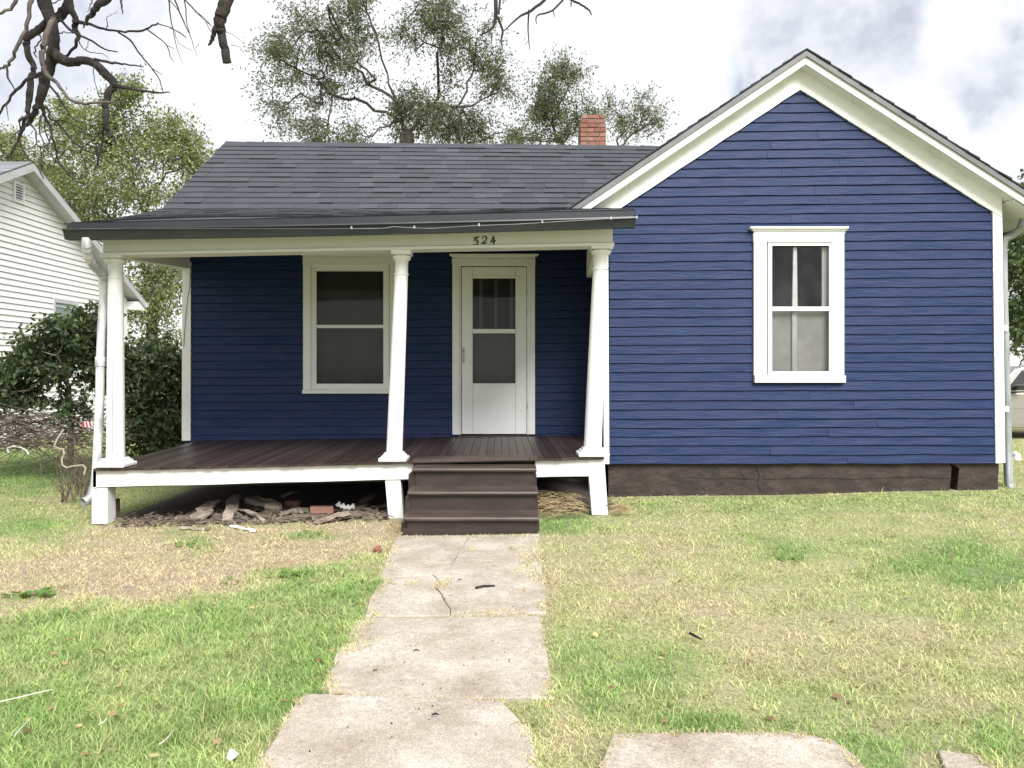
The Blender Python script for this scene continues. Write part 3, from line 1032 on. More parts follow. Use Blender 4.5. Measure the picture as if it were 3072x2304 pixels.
recess(WB['x0'] + 0.001, WB['x1'] - 0.001, WB['z0'] + 0.001, WB['z1'] - 0.001, YB + 0.0, 0.32, win2, M_DARK)
MB().rect(950, 870, 1150, 1152, YB + 0.12, 0.004).build('blind', M_SHADE, win2)

# door
dm = MB()
dm.prism([(1357, 1304), (1377, 1304), (1377, 795.5), (1357, 795.5)], YB - 0.045, 0.045)
dm.prism([(1584, 1303), (1605, 1303), (1605, 795.5), (1584, 795.5)], YB - 0.045, 0.045)
dm.rect(1356, 775.5, 1606, 795, YB - 0.048, 0.048)
door = dm.build('door', M_WHITE, house, bevel=0.003)
crown(door, 1358, 1606, 761, 775.5, YB - 0.004, M_WHITE)
df = MB()
dx0, dx1, dz0, dz1 = PX(1378, YB), PX(1583.5, YB), PZ(1303, YB), PZ(796, YB)
df.box(dx0, dx0 + 0.022, YB - 0.036, YB - 0.001, dz0, dz1)
df.box(dx1 - 0.014, dx1, YB - 0.036, YB - 0.001, dz0, dz1)
df.box(dx0 + 0.022, dx1 - 0.014, YB - 0.035, YB - 0.001, dz1 - 0.014, dz1)
df.build('storm_door_frame', M_TRIM, door)
# leaf: stiles, rails and the lower panel
lf = MB()
Yl = YB - 0.03
lf.rect(1385, 801, 1418, 1302, Yl, 0.03)
lf.rect(1546.5, 801, 1579, 1302, Yl, 0.03)
lf.rect(1418.5, 801, 1546, 835, Yl, 0.03)
lf.rect(1418.5, 1150, 1546, 1302, Yl + 0.0005, 0.029)
lf.rect(1418.5, 987, 1546, 1000, Yl + 0.002, 0.022)
lf.build('storm_door_leaf', M_DOOR, door, bevel=0.003)
mo = MB()
frame_ring(mo, PX(1411, YB), PX(1553, YB), PZ(1156, YB), PZ(828, YB), 0.022, Yl - 0.008, 0.0078)
mo.build('glazing_bead', M_DOOR, door, bevel=0.003)
MB().rect(1418, 834, 1547, 988, YB - 0.017, 0.003).build('pane', M_GLASS, door)
MB().rect(1418, 999, 1547, 1151, YB - 0.016, 0.003).build('pane', M_GLASS, door)
recess(DO['x0'] + 0.001, DO['x1'] - 0.001, 0.50, DO['z1'] - 0.001, YB + 0.004, 0.34, door, M_DARK)
idr = MB().rect(1395, 990, 1575, 1300, YB + 0.10, 0.04)
for q in (1395, 1438, 1483, 1530):
    idr.rect(q, 800, q + 9, 990, YB + 0.10, 0.04)
idr.build('inner_door', simple_mat('dark_inner_door', (0.045, 0.05, 0.055), (0.06, 0.066, 0.07), 4, 0.5, bmp=0), door)
hd = MB()
hd.tube([P(1390.5, 1046, Yl - 0.006), P(1390.5, 1056, Yl - 0.03), P(1390.5, 1066, Yl - 0.04), P(1390.5, 1080, Yl - 0.036), P(1390.5, 1086, Yl - 0.004)], [0.007, 0.006, 0.005, 0.005, 0.006], 8)
hd.rect(1387, 1041, 1394, 1090, Yl - 0.005, 0.0048)
hd.lathe([(0, 0.013), (0.006, 0.012), (0.014, 0.008)], P(1390.5, 1052, Yl - 0.02), Vector((0, 0, 1)), 10)
hd.build('handle', M_HINGE, door, smooth=True)
for q in (870, 930, 1115, 1210):
    MB().rect(1579.5, q, 1583, q + 17, YB - 0.040, 0.009).build('hinge', M_HINGE, door)
MB().box(DO['x0'] - 0.02, DO['x1'] + 0.02, YB - 0.06, YB + 0.02, 0.50, deckz(0.1, YB) + 0.012).build('threshold', M_DECK, door)

# --- porch floor: planks run front to back
deck = MB().hexa([(-3.74, 7.30, 0.27), (0.93, 7.30, 0.38), (0.93, 7.30, 0.46), (-3.74, 7.30, 0.36)],
                 [(-3.74, 7.34, 0.27), (0.93, 7.34, 0.38), (0.93, 7.34, 0.46), (-3.74, 7.34, 0.36)])
for yj in (7.9, 8.6, 9.3):
    deck.hexa([(-3.7, yj, 0.33), (0.93, yj, 0.42), (0.93, yj, 0.515), (-3.7, yj, 0.435)], [(-3.7, yj + 0.04, 0.33), (0.93, yj + 0.04, 0.42), (0.93, yj + 0.04, 0.515), (-3.7, yj + 0.04, 0.435)])
porch_floor = deck.build('porch_floor', M_DECK, house)
n_pl = 60
for i in range(n_pl):
    xa = -3.80 + (0.975 + 3.80) * i / n_pl
    xb = -3.80 + (0.975 + 3.80) * (i + 1) / n_pl - 0.004
    yf = 7.225 + random.uniform(-0.008, 0.008)
    dz_ = random.uniform(-0.0025, 0.0025)
    yb = YB - 0.004
    t_ = 0.024
    top = [Vector((xa, yf, deckz(xa, yf) + dz_)), Vector((xb, yf, deckz(xb, yf) + dz_)), Vector((xb, yb, deckz(xb, yb) + dz_)), Vector((xa, yb, deckz(xa, yb) + dz_))]
    bot = [p - Vector((0, 0, t_)) for p in top]
    MB().hexa(top, bot).build('deck_plank', M_PLANK, porch_floor)
# cross boards worn in front of the steps
for (a, b, lift) in ((1240, 1585, 0.012), (1587, 1612, 0.009)):
    x0, x1 = PX(a, 7.26), PX(b, 7.26)
    rows = [(x0, 7.19), (x1, 7.19), (x1, 7.42), (x0 + 0.02, 7.42)]
    top = [Vector((x, y, deckz(x, y) + lift + 0.01)) for x, y in rows]
    MB().hexa(top, [p - Vector((0, 0, 0.03)) for p in top]).build('deck_plank', M_TREAD, porch_floor)

# skirt boards and legs
YS = 7.27


def board_strip(name, top, bot, Y, d, mat, parent, n=10, wob=0.003, **kw):
    (xa, ya), (xb, yb) = top; (xc, yc), (xd, yd) = bot
    t = [(xa + (xb - xa) * k / n, ya + (yb - ya) * k / n + random.uniform(-wob, wob) * 300) for k in range(n + 1)]
    b = [(xc + (xd - xc) * k / n, yc + (yd - yc) * k / n + random.uniform(-wob, wob) * 300) for k in range(n, -1, -1)]
    return MB().prism(t + b, Y, d).build(name, mat, parent, **kw)


board_strip('skirt_board', ((279, 1410), (1240, 1387)), ((279, 1462), (1240, 1437)), YS, 0.04, M_WHITE, house)
board_strip('skirt_board', ((1606, 1377), (1767, 1373)), ((1606, 1431), (1767, 1429)), YS, 0.04, M_WHITE, house, n=3)
# side skirt seen from the left
MB().hexa([(PX(279, YS), YS + 0.0, 0.27), (PX(279, YS) + 0.03, YS, 0.27), (PX(279, YS) + 0.03, YS, 0.43), (PX(279, YS), YS, 0.43)],
          [(PX(279, YS), YB, 0.33), (PX(279, YS) + 0.03, YB, 0.33), (PX(279, YS) + 0.03, YB, 0.46), (PX(279, YS), YB, 0.46)]).build('skirt_board', M_WHITE, house)
legs = [([(275, 1462), (322, 1462), (322, 1572), (275, 1572)], 7.285, 0.16), ([(1155, 1437), (1201, 1437), (1211, 1556), (1165, 1556)], 7.285, 0.12), ([(1763, 1376), (1813, 1376), (1824, 1545), (1776, 1545)], 7.262, 0.12)]
for pts, Y, d in legs:
    MB().prism(pts, Y, d).build('porch_leg', M_WHITE, house, bevel=0.003)
MB().prism([(329, 1500), (345, 1500), (345, 1572), (329, 1572)], 7.47, 0.1).build('porch_leg', M_CHIP, house, label='bare brown post stub behind the white corner leg')


# --- columns
def column(pt, pb, ytop, ybot, wt, wb, yab, split=False, abacus=True):
    base = P(pb, ybot, YP); top = P(pt, ytop, YP)
    ax = top - base; Lc = ax.length
    rt, rb = wt / 2 / F * YP, wb / 2 / F * YP
    hb = 0.075
    prof = [(hb, rb * 1.02)]
    for k in range(1, 12):
        t = k / 12
        prof.append((hb + (Lc - hb - 0.05) * t, rb + (rt - rb) * (t ** 1.35)))
    pr2 = []
    for hh, r in prof:
        pr2.append((hh, r))
    ring = Lc - 0.05 - 0.13
    pr2 = [q for q in pr2 if q[0] < ring - 0.02] + [(ring - 0.012, rt * 1.01), (ring - 0.01, rt * 1.12), (ring + 0.006, rt * 1.12), (ring + 0.008, rt), (Lc - 0.055, rt), (Lc - 0.05, rt * 1.18), (Lc - 0.03, rt * 1.38), (Lc - 0.012, rt * 1.42), (Lc - 0.01, rt * 1.1), (Lc, rt * 1.1)]
    m = MB().lathe(pr2, base, ax, 28)
    col = m.build('column', M_WHITE, house, smooth=True)
    # square moulded base
    bm = MB()
    for (h0, h1, e) in ((0.0, 0.034, 1.72), (0.034, 0.058, 1.50), (0.058, 0.08, 1.24)):
        e *= rb
        c = base + ax.normalized() * h0; c2 = base + ax.normalized() * h1
        e2 = e * (0.9 if h0 > 0 else 1.0)
        bm.hexa([c + Vector((-e, -e, 0)), c + Vector((e, -e, 0)), c + Vector((e, e, 0)), c + Vector((-e, e, 0))],
                [c2 + Vector((-e2, -e2, 0)), c2 + Vector((e2, -e2, 0)), c2 + Vector((e2, e2, 0)), c2 + Vector((-e2, e2, 0))])
    bm.build('column_base', M_WHITE, col, bevel=0.008)
    e = rt * 1.5
    ct = top
    zt_ = PZ(yab, YP)
    MB().box(ct.x - e, ct.x + e, YP - e, YP + e, ct.z - 0.001, zt_).build('capital', M_WHITE, col, bevel=0.004)
    if split:
        q = [base + ax * t + Vector((0.012 * (1 - t) + 0.004, -(rb + (rt - rb) * t) - 0.0005, 0)) for t in (0.06, 0.3, 0.5, 0.62)]
        MB().tube(q, [0.0035, 0.003, 0.002, 0.001], 4).build('crack', M_BLACK, col)
    return col


column(347, 347, 777, 1398, 42, 52, 764, split=True)
column(1206, 1182, 766, 1381, 39, 48, 753)
column(1803, 1777, 750, 1366, 43, 53, 737)

# --- porch beam with trim, side beams, ceiling
YBm = 7.27
board_strip('porch_beam', ((309, 712), (1838, 678)), ((309, 757.5), (1838, 726.5)), YBm, 0.17, M_WHITE, house, wob=0.001)
board_strip('beam_trim', ((302, 758), (1843, 727)), ((302, 766), (1843, 736)), YBm - 0.02, 0.21, M_WHITE, house, wob=0.001)
x0 = PX(309, YBm)
zt0, zb0 = PZ(712, YBm), PZ(766, YBm)
MB().hexa([(x0, YBm + 0.191, zb0), (x0 + 0.14, YBm + 0.191, zb0), (x0 + 0.14, YBm + 0.191, zt0), (x0, YBm + 0.191, zt0)],
          [(-4.04, YB - 0.03, 2.655), (-3.90, YB - 0.03, 2.655), (-3.90, YB - 0.03, 2.86), (-4.04, YB - 0.03, 2.86)]).build('side_beam', M_WHITE, house)
x1 = PX(1836, YBm)
zt1, zb1 = PZ(678, YBm), PZ(736, YBm)
MB().hexa([(x1 - 0.14, YBm + 0.191, zb1 - 0.02), (x1, YBm + 0.191, zb1 - 0.02), (x1, YBm + 0.191, zt1), (x1 - 0.14, YBm + 0.191, zt1)],
          [(x1 - 0.05, YG + 0.3, zb1 - 0.10), (x1 + 0.09, YG + 0.3, zb1 - 0.10), (x1 + 0.09, YG + 0.3, zt1), (x1 - 0.05, YG + 0.3, zt1)]).build('side_beam', M_WHITE, house)
MB().hexa([(-3.74, YBm + 0.12, PZ(750, 7.36)), (1.04, YBm + 0.12, PZ(722, 7.36)), (1.04, YBm + 0.12, PZ(722, 7.36) + 0.02), (-3.74, YBm + 0.12, PZ(750, 7.36) + 0.02)],
          [(-3.9, YB, CEIL + 0.04), (1.2, YB, CEIL + 0.08), (1.2, YB, CEIL + 0.10), (-3.9, YB, CEIL + 0.06)]).build('porch_ceiling', simple_mat('grey_ceiling_paint', (0.24, 0.25, 0.245), (0.32, 0.33, 0.32), 4, 0.6, bmp=0.1), house)

# --- house number 5 2 4
NB = YBm - 0.006
num = MB()
num.prism([(1419, 703), (1420, 702), (1419, 702)], NB, 0.001)


def stroke(m, pts, ws, Y, d):
    """a flat pen stroke of varying width, raised from the board"""
    q = [Vector((x, y)) for x, y in pts]
    L_, R_ = [], []
    for i, p in enumerate(q):
        a = q[max(i - 1, 0)]; b = q[min(i + 1, len(q) - 1)]
        t = (b - a).normalized(); n = Vector((-t.y, t.x)) * ws[i] / 2
        L_.append((p.x + n.x, p.y + n.y)); R_.append((p.x - n.x, p.y - n.y))
    for i in range(len(q) - 1):
        m.prism([L_[i], L_[i + 1], R_[i + 1], R_[i]], Y - 0.0001 * i, d)


sc_ = 100 / 2212.0
n2 = lambda pts: [(1400 + x * sc_, 690 + y * sc_) for x, y in pts]
dig = [
    [([(530, 480), (530, 740)], [3.2, 2.6]), ([(520, 520), (620, 545), (720, 500), (810, 410)], [4.2, 4.6, 4.2, 2.0]),
     ([(525, 730), (620, 650), (715, 680), (745, 780), (715, 900), (640, 975), (540, 985), (440, 955)], [1.5, 2.5, 4.2, 4.6, 4.2, 2.6, 2.0, 2.2])],
    [([(1050, 580), (1080, 470), (1180, 415), (1290, 460), (1325, 570), (1270, 680), (1130, 780), (980, 910)], [2.2, 2.2, 2.0, 3.6, 4.6, 3.6, 2.2, 2.4]),
     ([(970, 920), (1100, 850), (1240, 880), (1330, 800)], [1.6, 4.4, 4.4, 1.8])],
    [([(1815, 380), (1700, 620), (1570, 830)], [2.0, 2.6, 2.6]), ([(1580, 815), (1700, 760), (1850, 730), (1940, 670)], [2.2, 2.2, 3.0, 2.4]),
     ([(1810, 390), (1800, 600), (1800, 850), (1750, 970)], [2.4, 3.6, 5.0, 2.0])]]
num = None
hn = None
for di in dig:
    m = MB()
    for pts, ws in di:
        stroke(m, n2(pts), ws, NB, 0.005)
    o = m.build('house_number', M_BLACK, house)

# --- roof over porch and main block
def roof_low(x):     # eave height along the front edge
    u = (x + 3.95) / (1.215 + 3.95)
    return 2.711 + (2.839 - 2.711) * u


YE, YK, YR = 7.04, 9.12, 11.19


def z_low(x, y):
    v = (y - YE) / (YK - YE)
    # slight sag between eave and break, curling up where the pitches meet
    return roof_low(x) + (3.285 - roof_low(x)) * v - 0.03 * math.sin(math.pi * v) * 0.6 + (0.018 * math.sin(x * 1.7) if 0.1 < v < 0.9 else 0)


def z_up(x, y):
    v = (y - YK) / (YR - YK)
    zr = 4.67 + (4.61 - 4.67) * (x + 3.95) / 5.9
    return 3.285 + (zr - 3.285) * v


mr = MB()
nx = 12
for i in range(nx):
    xa = -3.93 + (1.21 + 3.93) * i / nx; xb = -3.93 + (1.21 + 3.93) * (i + 1) / nx
    for k in range(6):
        ya = YE + (YK - YE) * k / 6; yb = YE + (YK - YE) * (k + 1) / 6
        mr.add([(xa, ya, z_low(xa, ya) - 0.02), (xb, ya, z_low(xb, ya) - 0.02), (xb, yb, z_low(xb, yb) - 0.02), (xa, yb, z_low(xa, yb) - 0.02)], [(0, 1, 2, 3)])
        mr.add([(xa, ya, z_low(xa, ya) - 0.07), (xb, ya, z_low(xb, ya) - 0.07), (xb, yb, z_low(xb, yb) - 0.07), (xa, yb, z_low(xa, yb) - 0.07)], [(3, 2, 1, 0)])
mr.hexa([(-3.93, YK, 3.21), (3.2, YK, 3.21), (3.2, YK, 3.262), (-3.93, YK, 3.262)], [(-3.93, YR, z_up(-3.93, YR) - 0.075), (3.2, YR, z_up(3.2, YR) - 0.075), (3.2, YR, z_up(3.2, YR) - 0.022), (-3.93, YR, z_up(-3.93, YR) - 0.022)])
mr.hexa([(-3.93, YR, z_up(-3.93, YR) - 0.075), (3.2, YR, z_up(3.2, YR) - 0.075), (3.2, YR, z_up(3.2, YR) - 0.022), (-3.93, YR, z_up(-3.93, YR) - 0.022)], [(-3.93, YBK, 3.0), (3.2, YBK, 3.0), (3.2, YBK, 3.05), (-3.93, YBK, 3.05)])
main_roof = mr.build('main_roof', M_SHINGLE, house)
MB().hexa([(-3.945, YE + 0.01, z_low(-3.95, YE) - 0.10), (-3.925, YE + 0.01, z_low(-3.95, YE) - 0.10), (-3.925, YE + 0.01, z_low(-3.95, YE) - 0.02), (-3.945, YE + 0.01, z_low(-3.95, YE) - 0.02)],
          [(-3.945, YK, 3.17), (-3.925, YK, 3.17), (-3.925, YK, 3.262), (-3.945, YK, 3.262)]).hexa(
    [(-3.945, YK, 3.17), (-3.925, YK, 3.17), (-3.925, YK, 3.262), (-3.945, YK, 3.262)],
    [(-3.945, YR, 4.55), (-3.925, YR, 4.55), (-3.925, YR, 4.645), (-3.945, YR, 4.645)]).build('rake_board', M_GUTTER, main_roof)

sh_meshes = {}


def shingle_verts(x0, x1, ya, yb, zf, thick, sk):
    """thin slab laid on the roof, proud at its lower edge"""
    f0 = Vector((x0, ya, zf(x0, ya))); f1 = Vector((x1, ya, zf(x1, ya)))
    b0 = Vector((x0, yb, zf(x0, yb))); b1 = Vector((x1, yb, zf(x1, yb)))
    up = Vector((0, -0.4, 0.92))
    return [f0 - up * 0.004, f1 - up * 0.004, f1 + up * thick, f0 + up * (thick + sk), b0 - up * 0.008, b1 - up * 0.008, b1, b0]


SHF = [(0, 1, 2, 3), (3, 2, 6, 7), (0, 3, 7, 4), (1, 5, 6, 2)]


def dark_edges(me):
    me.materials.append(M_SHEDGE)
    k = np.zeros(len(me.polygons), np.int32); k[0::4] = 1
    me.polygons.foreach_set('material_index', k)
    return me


def roof_rows(ylo, yhi, zf, n, xl, xr_f, sink, singles, tk=1.0):
    cnt = 0
    for r in range(n):
        ya = ylo + (yhi - ylo) * r / n
        yb = min(ylo + (yhi - ylo) * (r + 1.15) / n, yhi + 0.01)
        x = xl - random.uniform(0, 0.02)
        xr = xr_f(zf(0, ya))
        while x < xr:
            wdt = random.choice((0.16, 0.2, 0.25, 0.3, 0.36)) * random.uniform(0.9, 1.1)
            x2 = min(x + wdt, xr)
            thick = tk * random.choice((0.010, 0.011, 0.012, 0.013, 0.014, 0.020))
            dy = -0.010 if thick > 0.0145 else 0.0
            vv = shingle_verts(x, x2 - 0.002, ya + dy + random.uniform(-0.003, 0.003), yb, zf, thick, random.uniform(-0.001, 0.001))
            if singles and cnt < 290:
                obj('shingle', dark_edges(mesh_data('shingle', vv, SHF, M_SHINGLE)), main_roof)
                cnt += 1
            else:
                sink.add(vv, SHF)
            x = x2
    return cnt


rest = MB()
valley = lambda z_: min(3.1, 3.348 - (4.895 - z_) / 0.672 + 0.12)
roof_rows(YK - 0.02, YR, z_up, 14, -3.97, valley, rest, True)
roof_rows(YE, YK + 0.02, z_low, 15, -3.97, lambda z_: 1.235, rest, False, 0.42)
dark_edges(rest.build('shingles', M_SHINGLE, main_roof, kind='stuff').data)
cap = MB()
x = -3.97
while x < 2.6:
    x2 = x + 0.3
    zr = z_up(x, YR)
    cap.hexa([(x, YR - 0.09, z_up(x, YR - 0.09) + 0.008), (x, YR, zr + 0.022), (x, YR + 0.09, zr - 0.045)], [(x2 + 0.02, YR - 0.09, z_up(x2, YR - 0.09) + 0.004), (x2 + 0.02, YR, z_up(x2, YR) + 0.014), (x2 + 0.02, YR + 0.09, zr - 0.05)])
    x = x2
cap.build('ridge_cap', M_SHINGLE, main_roof)

# --- eave fascia, gutter, cable, downspouts
board_strip('eave_fascia', ((200, 671), (1902, 631)), ((200, 705), (1902, 664)), 7.02, 0.03, M_GUTTER, house, wob=0.0012)
YGu = 6.905
gp = [(0.0, 0.0, 6.9), (0.0, 0.012, 6.9), (0.02, 0.03, 6.92)]


def gutter_section(px, pyl, pyb):
    """K-style profile at one end: lip, face, foot and back"""
    t = P(px, pyl, YGu); b = P(px, pyb, YGu)
    hgt = t.z - b.z
    x = t.x
    return [Vector((x, YGu, t.z)), Vector((x, YGu - 0.004, t.z - 0.14 * hgt)), Vector((x, YGu + 0.016, t.z - 0.30 * hgt)), Vector((x, YGu + 0.034, b.z + 0.2 * hgt)), Vector((x, YGu + 0.04, b.z)), Vector((x, YGu + 0.112, b.z)),
            Vector((x, YGu + 0.112, t.z + 0.005)), Vector((x, YGu + 0.108, t.z + 0.005)), Vector((x, YGu + 0.108, b.z + 0.006)), Vector((x, YGu + 0.044, b.z + 0.006)), Vector((x, YGu + 0.020, t.z - 0.30 * hgt)), Vector((x, YGu + 0.008, t.z - 0.01))]


secs = [gutter_section(186 + (1908 - 186) * k / 10, 685 + (649 - 685) * k / 10 + (3.5 * math.sin(math.pi * k / 10)), 716 + (679 - 716) * k / 10 + (3.5 * math.sin(math.pi * k / 10))) for k in range(11)]
gm = MB()
m12 = len(secs[0])
vv = [v for s_ in secs for v in s_]
ff = []
for i in range(10):
    for k in range(m12):
        k2 = (k + 1) % m12
        ff.append((i * m12 + k, (i + 1) * m12 + k, (i + 1) * m12 + k2, i * m12 + k2))
ff += [tuple(range(6)) + (6,), tuple(10 * m12 + k for k in (6, 5, 4, 3, 2, 1, 0))]
gut = gm.add(vv, ff).build('gutter', M_GUTTER, house)
cb = MB()
pts = [(1050, 686), (1150, 685), (1180, 680), (1250, 684), (1300, 685), (1420, 677), (1540, 673), (1640, 667), (1760, 660), (1830, 656), (1912, 653)]
cb.tube([P(a, b, YGu - 0.012) for a, b in pts], 0.0024, 6)
cb.build('cable', M_GALV, house, smooth=True)
for a, b in ((1054, 684), (1243, 682), (1437, 675), (1627, 666), (1833, 655), (1910, 652)):
    MB().prism([(a - 3, b - 4), (a + 2, b - 6), (a + 3, b + 3), (a - 2, b + 3)], YGu - 0.018, 0.010).build('clip', M_GALV, house)
MB().tube([P(240, 686, YGu - 0.002), P(640, 686, YGu - 0.002), P(1050, 686, YGu - 0.004)], 0.0018, 5).build('lip_highlight', M_DRIP, gut)  # paler strip added along the gutter lip as its highlight

sp = [(260, 714, 6.965), (260, 740, 6.965), (261, 756, 6.99), (268, 778, 7.07), (284, 799, 7.17), (302, 817, 7.27), (311, 832, 7.34), (313, 850, 7.39), (311, 900, 7.42), (305, 985, 7.43), (301, 1085, 7.44), (300, 1185, 7.45), (291, 1395, 7.45), (283, 1470, 7.45)]
q = [P(a, b, c) for a, b, c in sp]
MB().tube(q, [0.041] * 7 + [0.041, 0.04, 0.039, 0.040, 0.041, 0.041, 0.041], 14).build('downspout', M_SPOUT, house, smooth=True)
for (a, b, c) in ((311, 850, 7.40), (301, 1084, 7.44)):
    MB().lathe([(-0.05, 0.044), (-0.045, 0.0465), (0.04, 0.0465), (0.045, 0.044)], P(a, b, c), Vector((0, 0, 1)), 16).build('pipe_collar', M_SPOUT, house, smooth=True)
for k in range(7):     # crimped elbow
    t = k / 6
    i0 = 1 + int(t * 4.99); f_ = t * 4.99 - int(t * 4.99)
    c = q[i0].lerp(q[i0 + 1], f_); d = (q[i0 + 1] - q[i0]).normalized()
    MB().tube([c - d * 0.006, c, c + d * 0.006], [0.0405, 0.0435, 0.0405], 14).build('crimp', M_GALV, house, smooth=True)
fo_ = [(281, 1462, 7.44), (276, 1485, 7.43), (264, 1500, 7.40), (250, 1507, 7.36)]
el_o = MB().tube([P(*p) for p in fo_], [0.041, 0.042, 0.043, 0.045], 14, cap=False).build('spout_elbow', M_GALV, house, smooth=True)
so = el_o.modifiers.new('wall', 'SOLIDIFY'); so.thickness = 0.004
rp = [(3080, 640, 8.72), (3070, 668, 8.74), (3060, 690, 8.78), (3038, 704, 8.82), (3014, 715, 8.84), (3008, 740, 8.85), (3010, 900, 8.86), (3016, 1100, 8.86), (3021, 1300, 8.86), (3026, 1452, 8.86), (3034, 1474, 8.80)]
MB().tube([P(*p) for p in rp], 0.046, 14).build('downspout', M_GALV, house, smooth=True)
for a, b in ((3013, 1228), (3010, 985)):
    MB().rect(a - 6, b - 9, a + 14, b + 8, 8.80, 0.02).build('pipe_bracket', M_TRIM, house)
for k in range(6):
    c = P(3072 - k * 9, 676 + k * 6.2, 8.745 + 0.015 * k)
    MB().lathe([(-0.008, 0.046), (0, 0.05), (0.008, 0.046)], c, Vector((-0.6, 0, -0.6)), 12).build('crimp', M_GALV, house)

# --- steps
steps = MB()
stp = [(1236, 1610, PZ(1404, 6.98), 6.98), (1222, 1615, PZ(1474, 6.73), 6.73), (1210, 1616, PZ(1551, 6.46), 6.46)]
side = MB()
xa, xb = PX(1226, 6.8), PX(1607, 6.8)
for xx in (xa - 0.03,):
    sp_ = [(6.53, 0.02), (6.53, 0.09), (6.79, 0.09), (6.79, 0.26), (7.04, 0.26), (7.04, 0.43), (7.24, 0.43), (7.24, 0.02)][::-1]
    side.hexa([(xx, a_, b_) for a_, b_ in sp_], [(xb + 0.02, a_, b_) for a_, b_ in sp_])
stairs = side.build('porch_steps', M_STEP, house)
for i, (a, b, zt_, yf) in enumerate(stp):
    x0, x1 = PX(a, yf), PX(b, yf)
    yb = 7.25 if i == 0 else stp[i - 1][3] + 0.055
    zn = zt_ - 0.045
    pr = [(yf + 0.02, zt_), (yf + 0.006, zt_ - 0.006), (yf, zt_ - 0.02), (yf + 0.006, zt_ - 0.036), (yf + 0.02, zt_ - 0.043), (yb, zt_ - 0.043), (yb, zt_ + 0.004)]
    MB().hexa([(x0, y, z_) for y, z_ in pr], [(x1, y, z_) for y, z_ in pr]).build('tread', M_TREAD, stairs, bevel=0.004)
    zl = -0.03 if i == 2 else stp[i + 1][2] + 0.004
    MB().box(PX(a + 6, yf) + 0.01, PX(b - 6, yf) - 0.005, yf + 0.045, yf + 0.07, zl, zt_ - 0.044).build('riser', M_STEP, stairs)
MB().hexa([(PX(1206, 6.5), 6.49, -0.02), (PX(1606, 6.5), 6.49, -0.02), (PX(1604, 6.5), 6.49, 0.05), (PX(1212, 6.5), 6.49, 0.05)],
          [(PX(1206, 6.5), 6.503, -0.02), (PX(1606, 6.5), 6.503, -0.02), (PX(1604, 6.5), 6.503, 0.05), (PX(1212, 6.5), 6.503, 0.05)]).build('riser', M_STEP, stairs)

# --- chimney
YC = 11.42
cx0, cx1 = PX(1741, YC), PX(1819, YC)
cw = cx1 - cx0
ztop = PZ(344, YC)
core = MB().box(cx0 + 0.012, cx1 - 0.012, YC + 0.012, YC + cw - 0.012, 4.2, ztop - 0.03).build('chimney', M_MORTAR, house)
bh = 0.055; cs = 0.0665
bm_ = {}


def brick(x, y, z_, lx, ly, rz=0):
    key = (round(lx, 3), round(ly, 3))
    if key not in bm_:
        b = 0.004
        m = MB()
        hx, hy, hz = lx / 2, ly / 2, bh / 2
        lo = [(-hx + b, -hy + b, -hz), (hx - b, -hy + b, -hz), (hx - b, hy - b, -hz), (-hx + b, hy - b, -hz)]
        m1 = [(-hx, -hy, -hz + b), (hx, -hy, -hz + b), (hx, hy, -hz + b), (-hx, hy, -hz + b)]
        m2 = [(-hx, -hy, hz - b), (hx, -hy, hz - b), (hx, hy, hz - b), (-hx, hy, hz - b)]
        hi = [(-hx + b, -hy + b, hz), (hx - b, -hy + b, hz), (hx - b, hy - b, hz), (-hx + b, hy - b, hz)]
        vs_ = lo + m1 + m2 + hi
        fs_ = [(3, 2, 1, 0), (12, 13, 14, 15)]
        for l in range(3):
            for k in range(4):
                k2 = (k + 1) % 4
                fs_.append((l * 4 + k, l * 4 + k2, l * 4 + 4 + k2, l * 4 + 4 + k))
        bm_[key] = mesh_data('brick', vs_, fs_, M_BRICK)
    o = obj('brick', bm_[key], core)
    o.location = (x, y, z_)
    o.rotation_euler = (random.uniform(-0.01, 0.01), random.uniform(-0.012, 0.012), rz + random.uniform(-0.02, 0.02))


nc = 10
for r in range(nc):
    zc_ = ztop - bh / 2 - (nc - 1 - r) * cs
    shr = (0.022 if r == nc - 1 else 0.012 if r == nc - 2 else 0.0)
    a, b = cx0 + shr, cx1 - shr
    W_ = b - a
    cut = (0.27, 0.75) if r % 2 else (0.26, 0.53)
    xs_ = [a] + [a + W_ * c for c in cut] + [b]
    for yy in (YC + 0.045, YC + cw - 0.045):
        for k in range(3):
            l = xs_[k + 1] - xs_[k] - 0.008
            brick((xs_[k] + xs_[k + 1]) / 2, yy + random.uniform(-0.003, 0.003), zc_, l, 0.09)
    for xx in (a + 0.045, b - 0.045):
        brick(xx, YC + cw / 2, zc_, 0.09, cw - 0.2)

# meter box and its cable on the left side wall
MB().box(XHL - 0.11, XHL - 0.027, YB + 0.25, YB + 0.47, PZ(1120, 9.9), PZ(1094, 9.9)).build('meter_box', M_GALV, house, bevel=0.006)
MB().tube([(XHL - 0.06, YB + 0.3, PZ(1120, 9.9)), (XHL - 0.05, YB + 0.3, 1.0), (XHL - 0.06, YB + 0.3, 0.3)], 0.012, 6).build('conduit', M_CORD, house)
MB().tube([P(572, 800, YB - 0.032), P(569, 860, YB - 0.033), P(562, 900, YB - 0.034), P(556, 960, YB - 0.034), P(551, 1040, YB - 0.034)], 0.003, 4).build('wire', M_BLACK, house)

# ------------------------------------------------------------------ white neighbour
NX = -9.30
nb = empty('white_house', (-12, 15, 0), label='white vinyl sided house with grey shingle roof beyond the shrub', cat='house')
NF, NR_, NPK = 10.65, 19.20, 14.93
NZP, NZE = 5.27, 3.22
NS = (NZP - NZE) / (NR_ - NPK)


def n_top(y):
    return NZP - NS * abs(y - NPK)


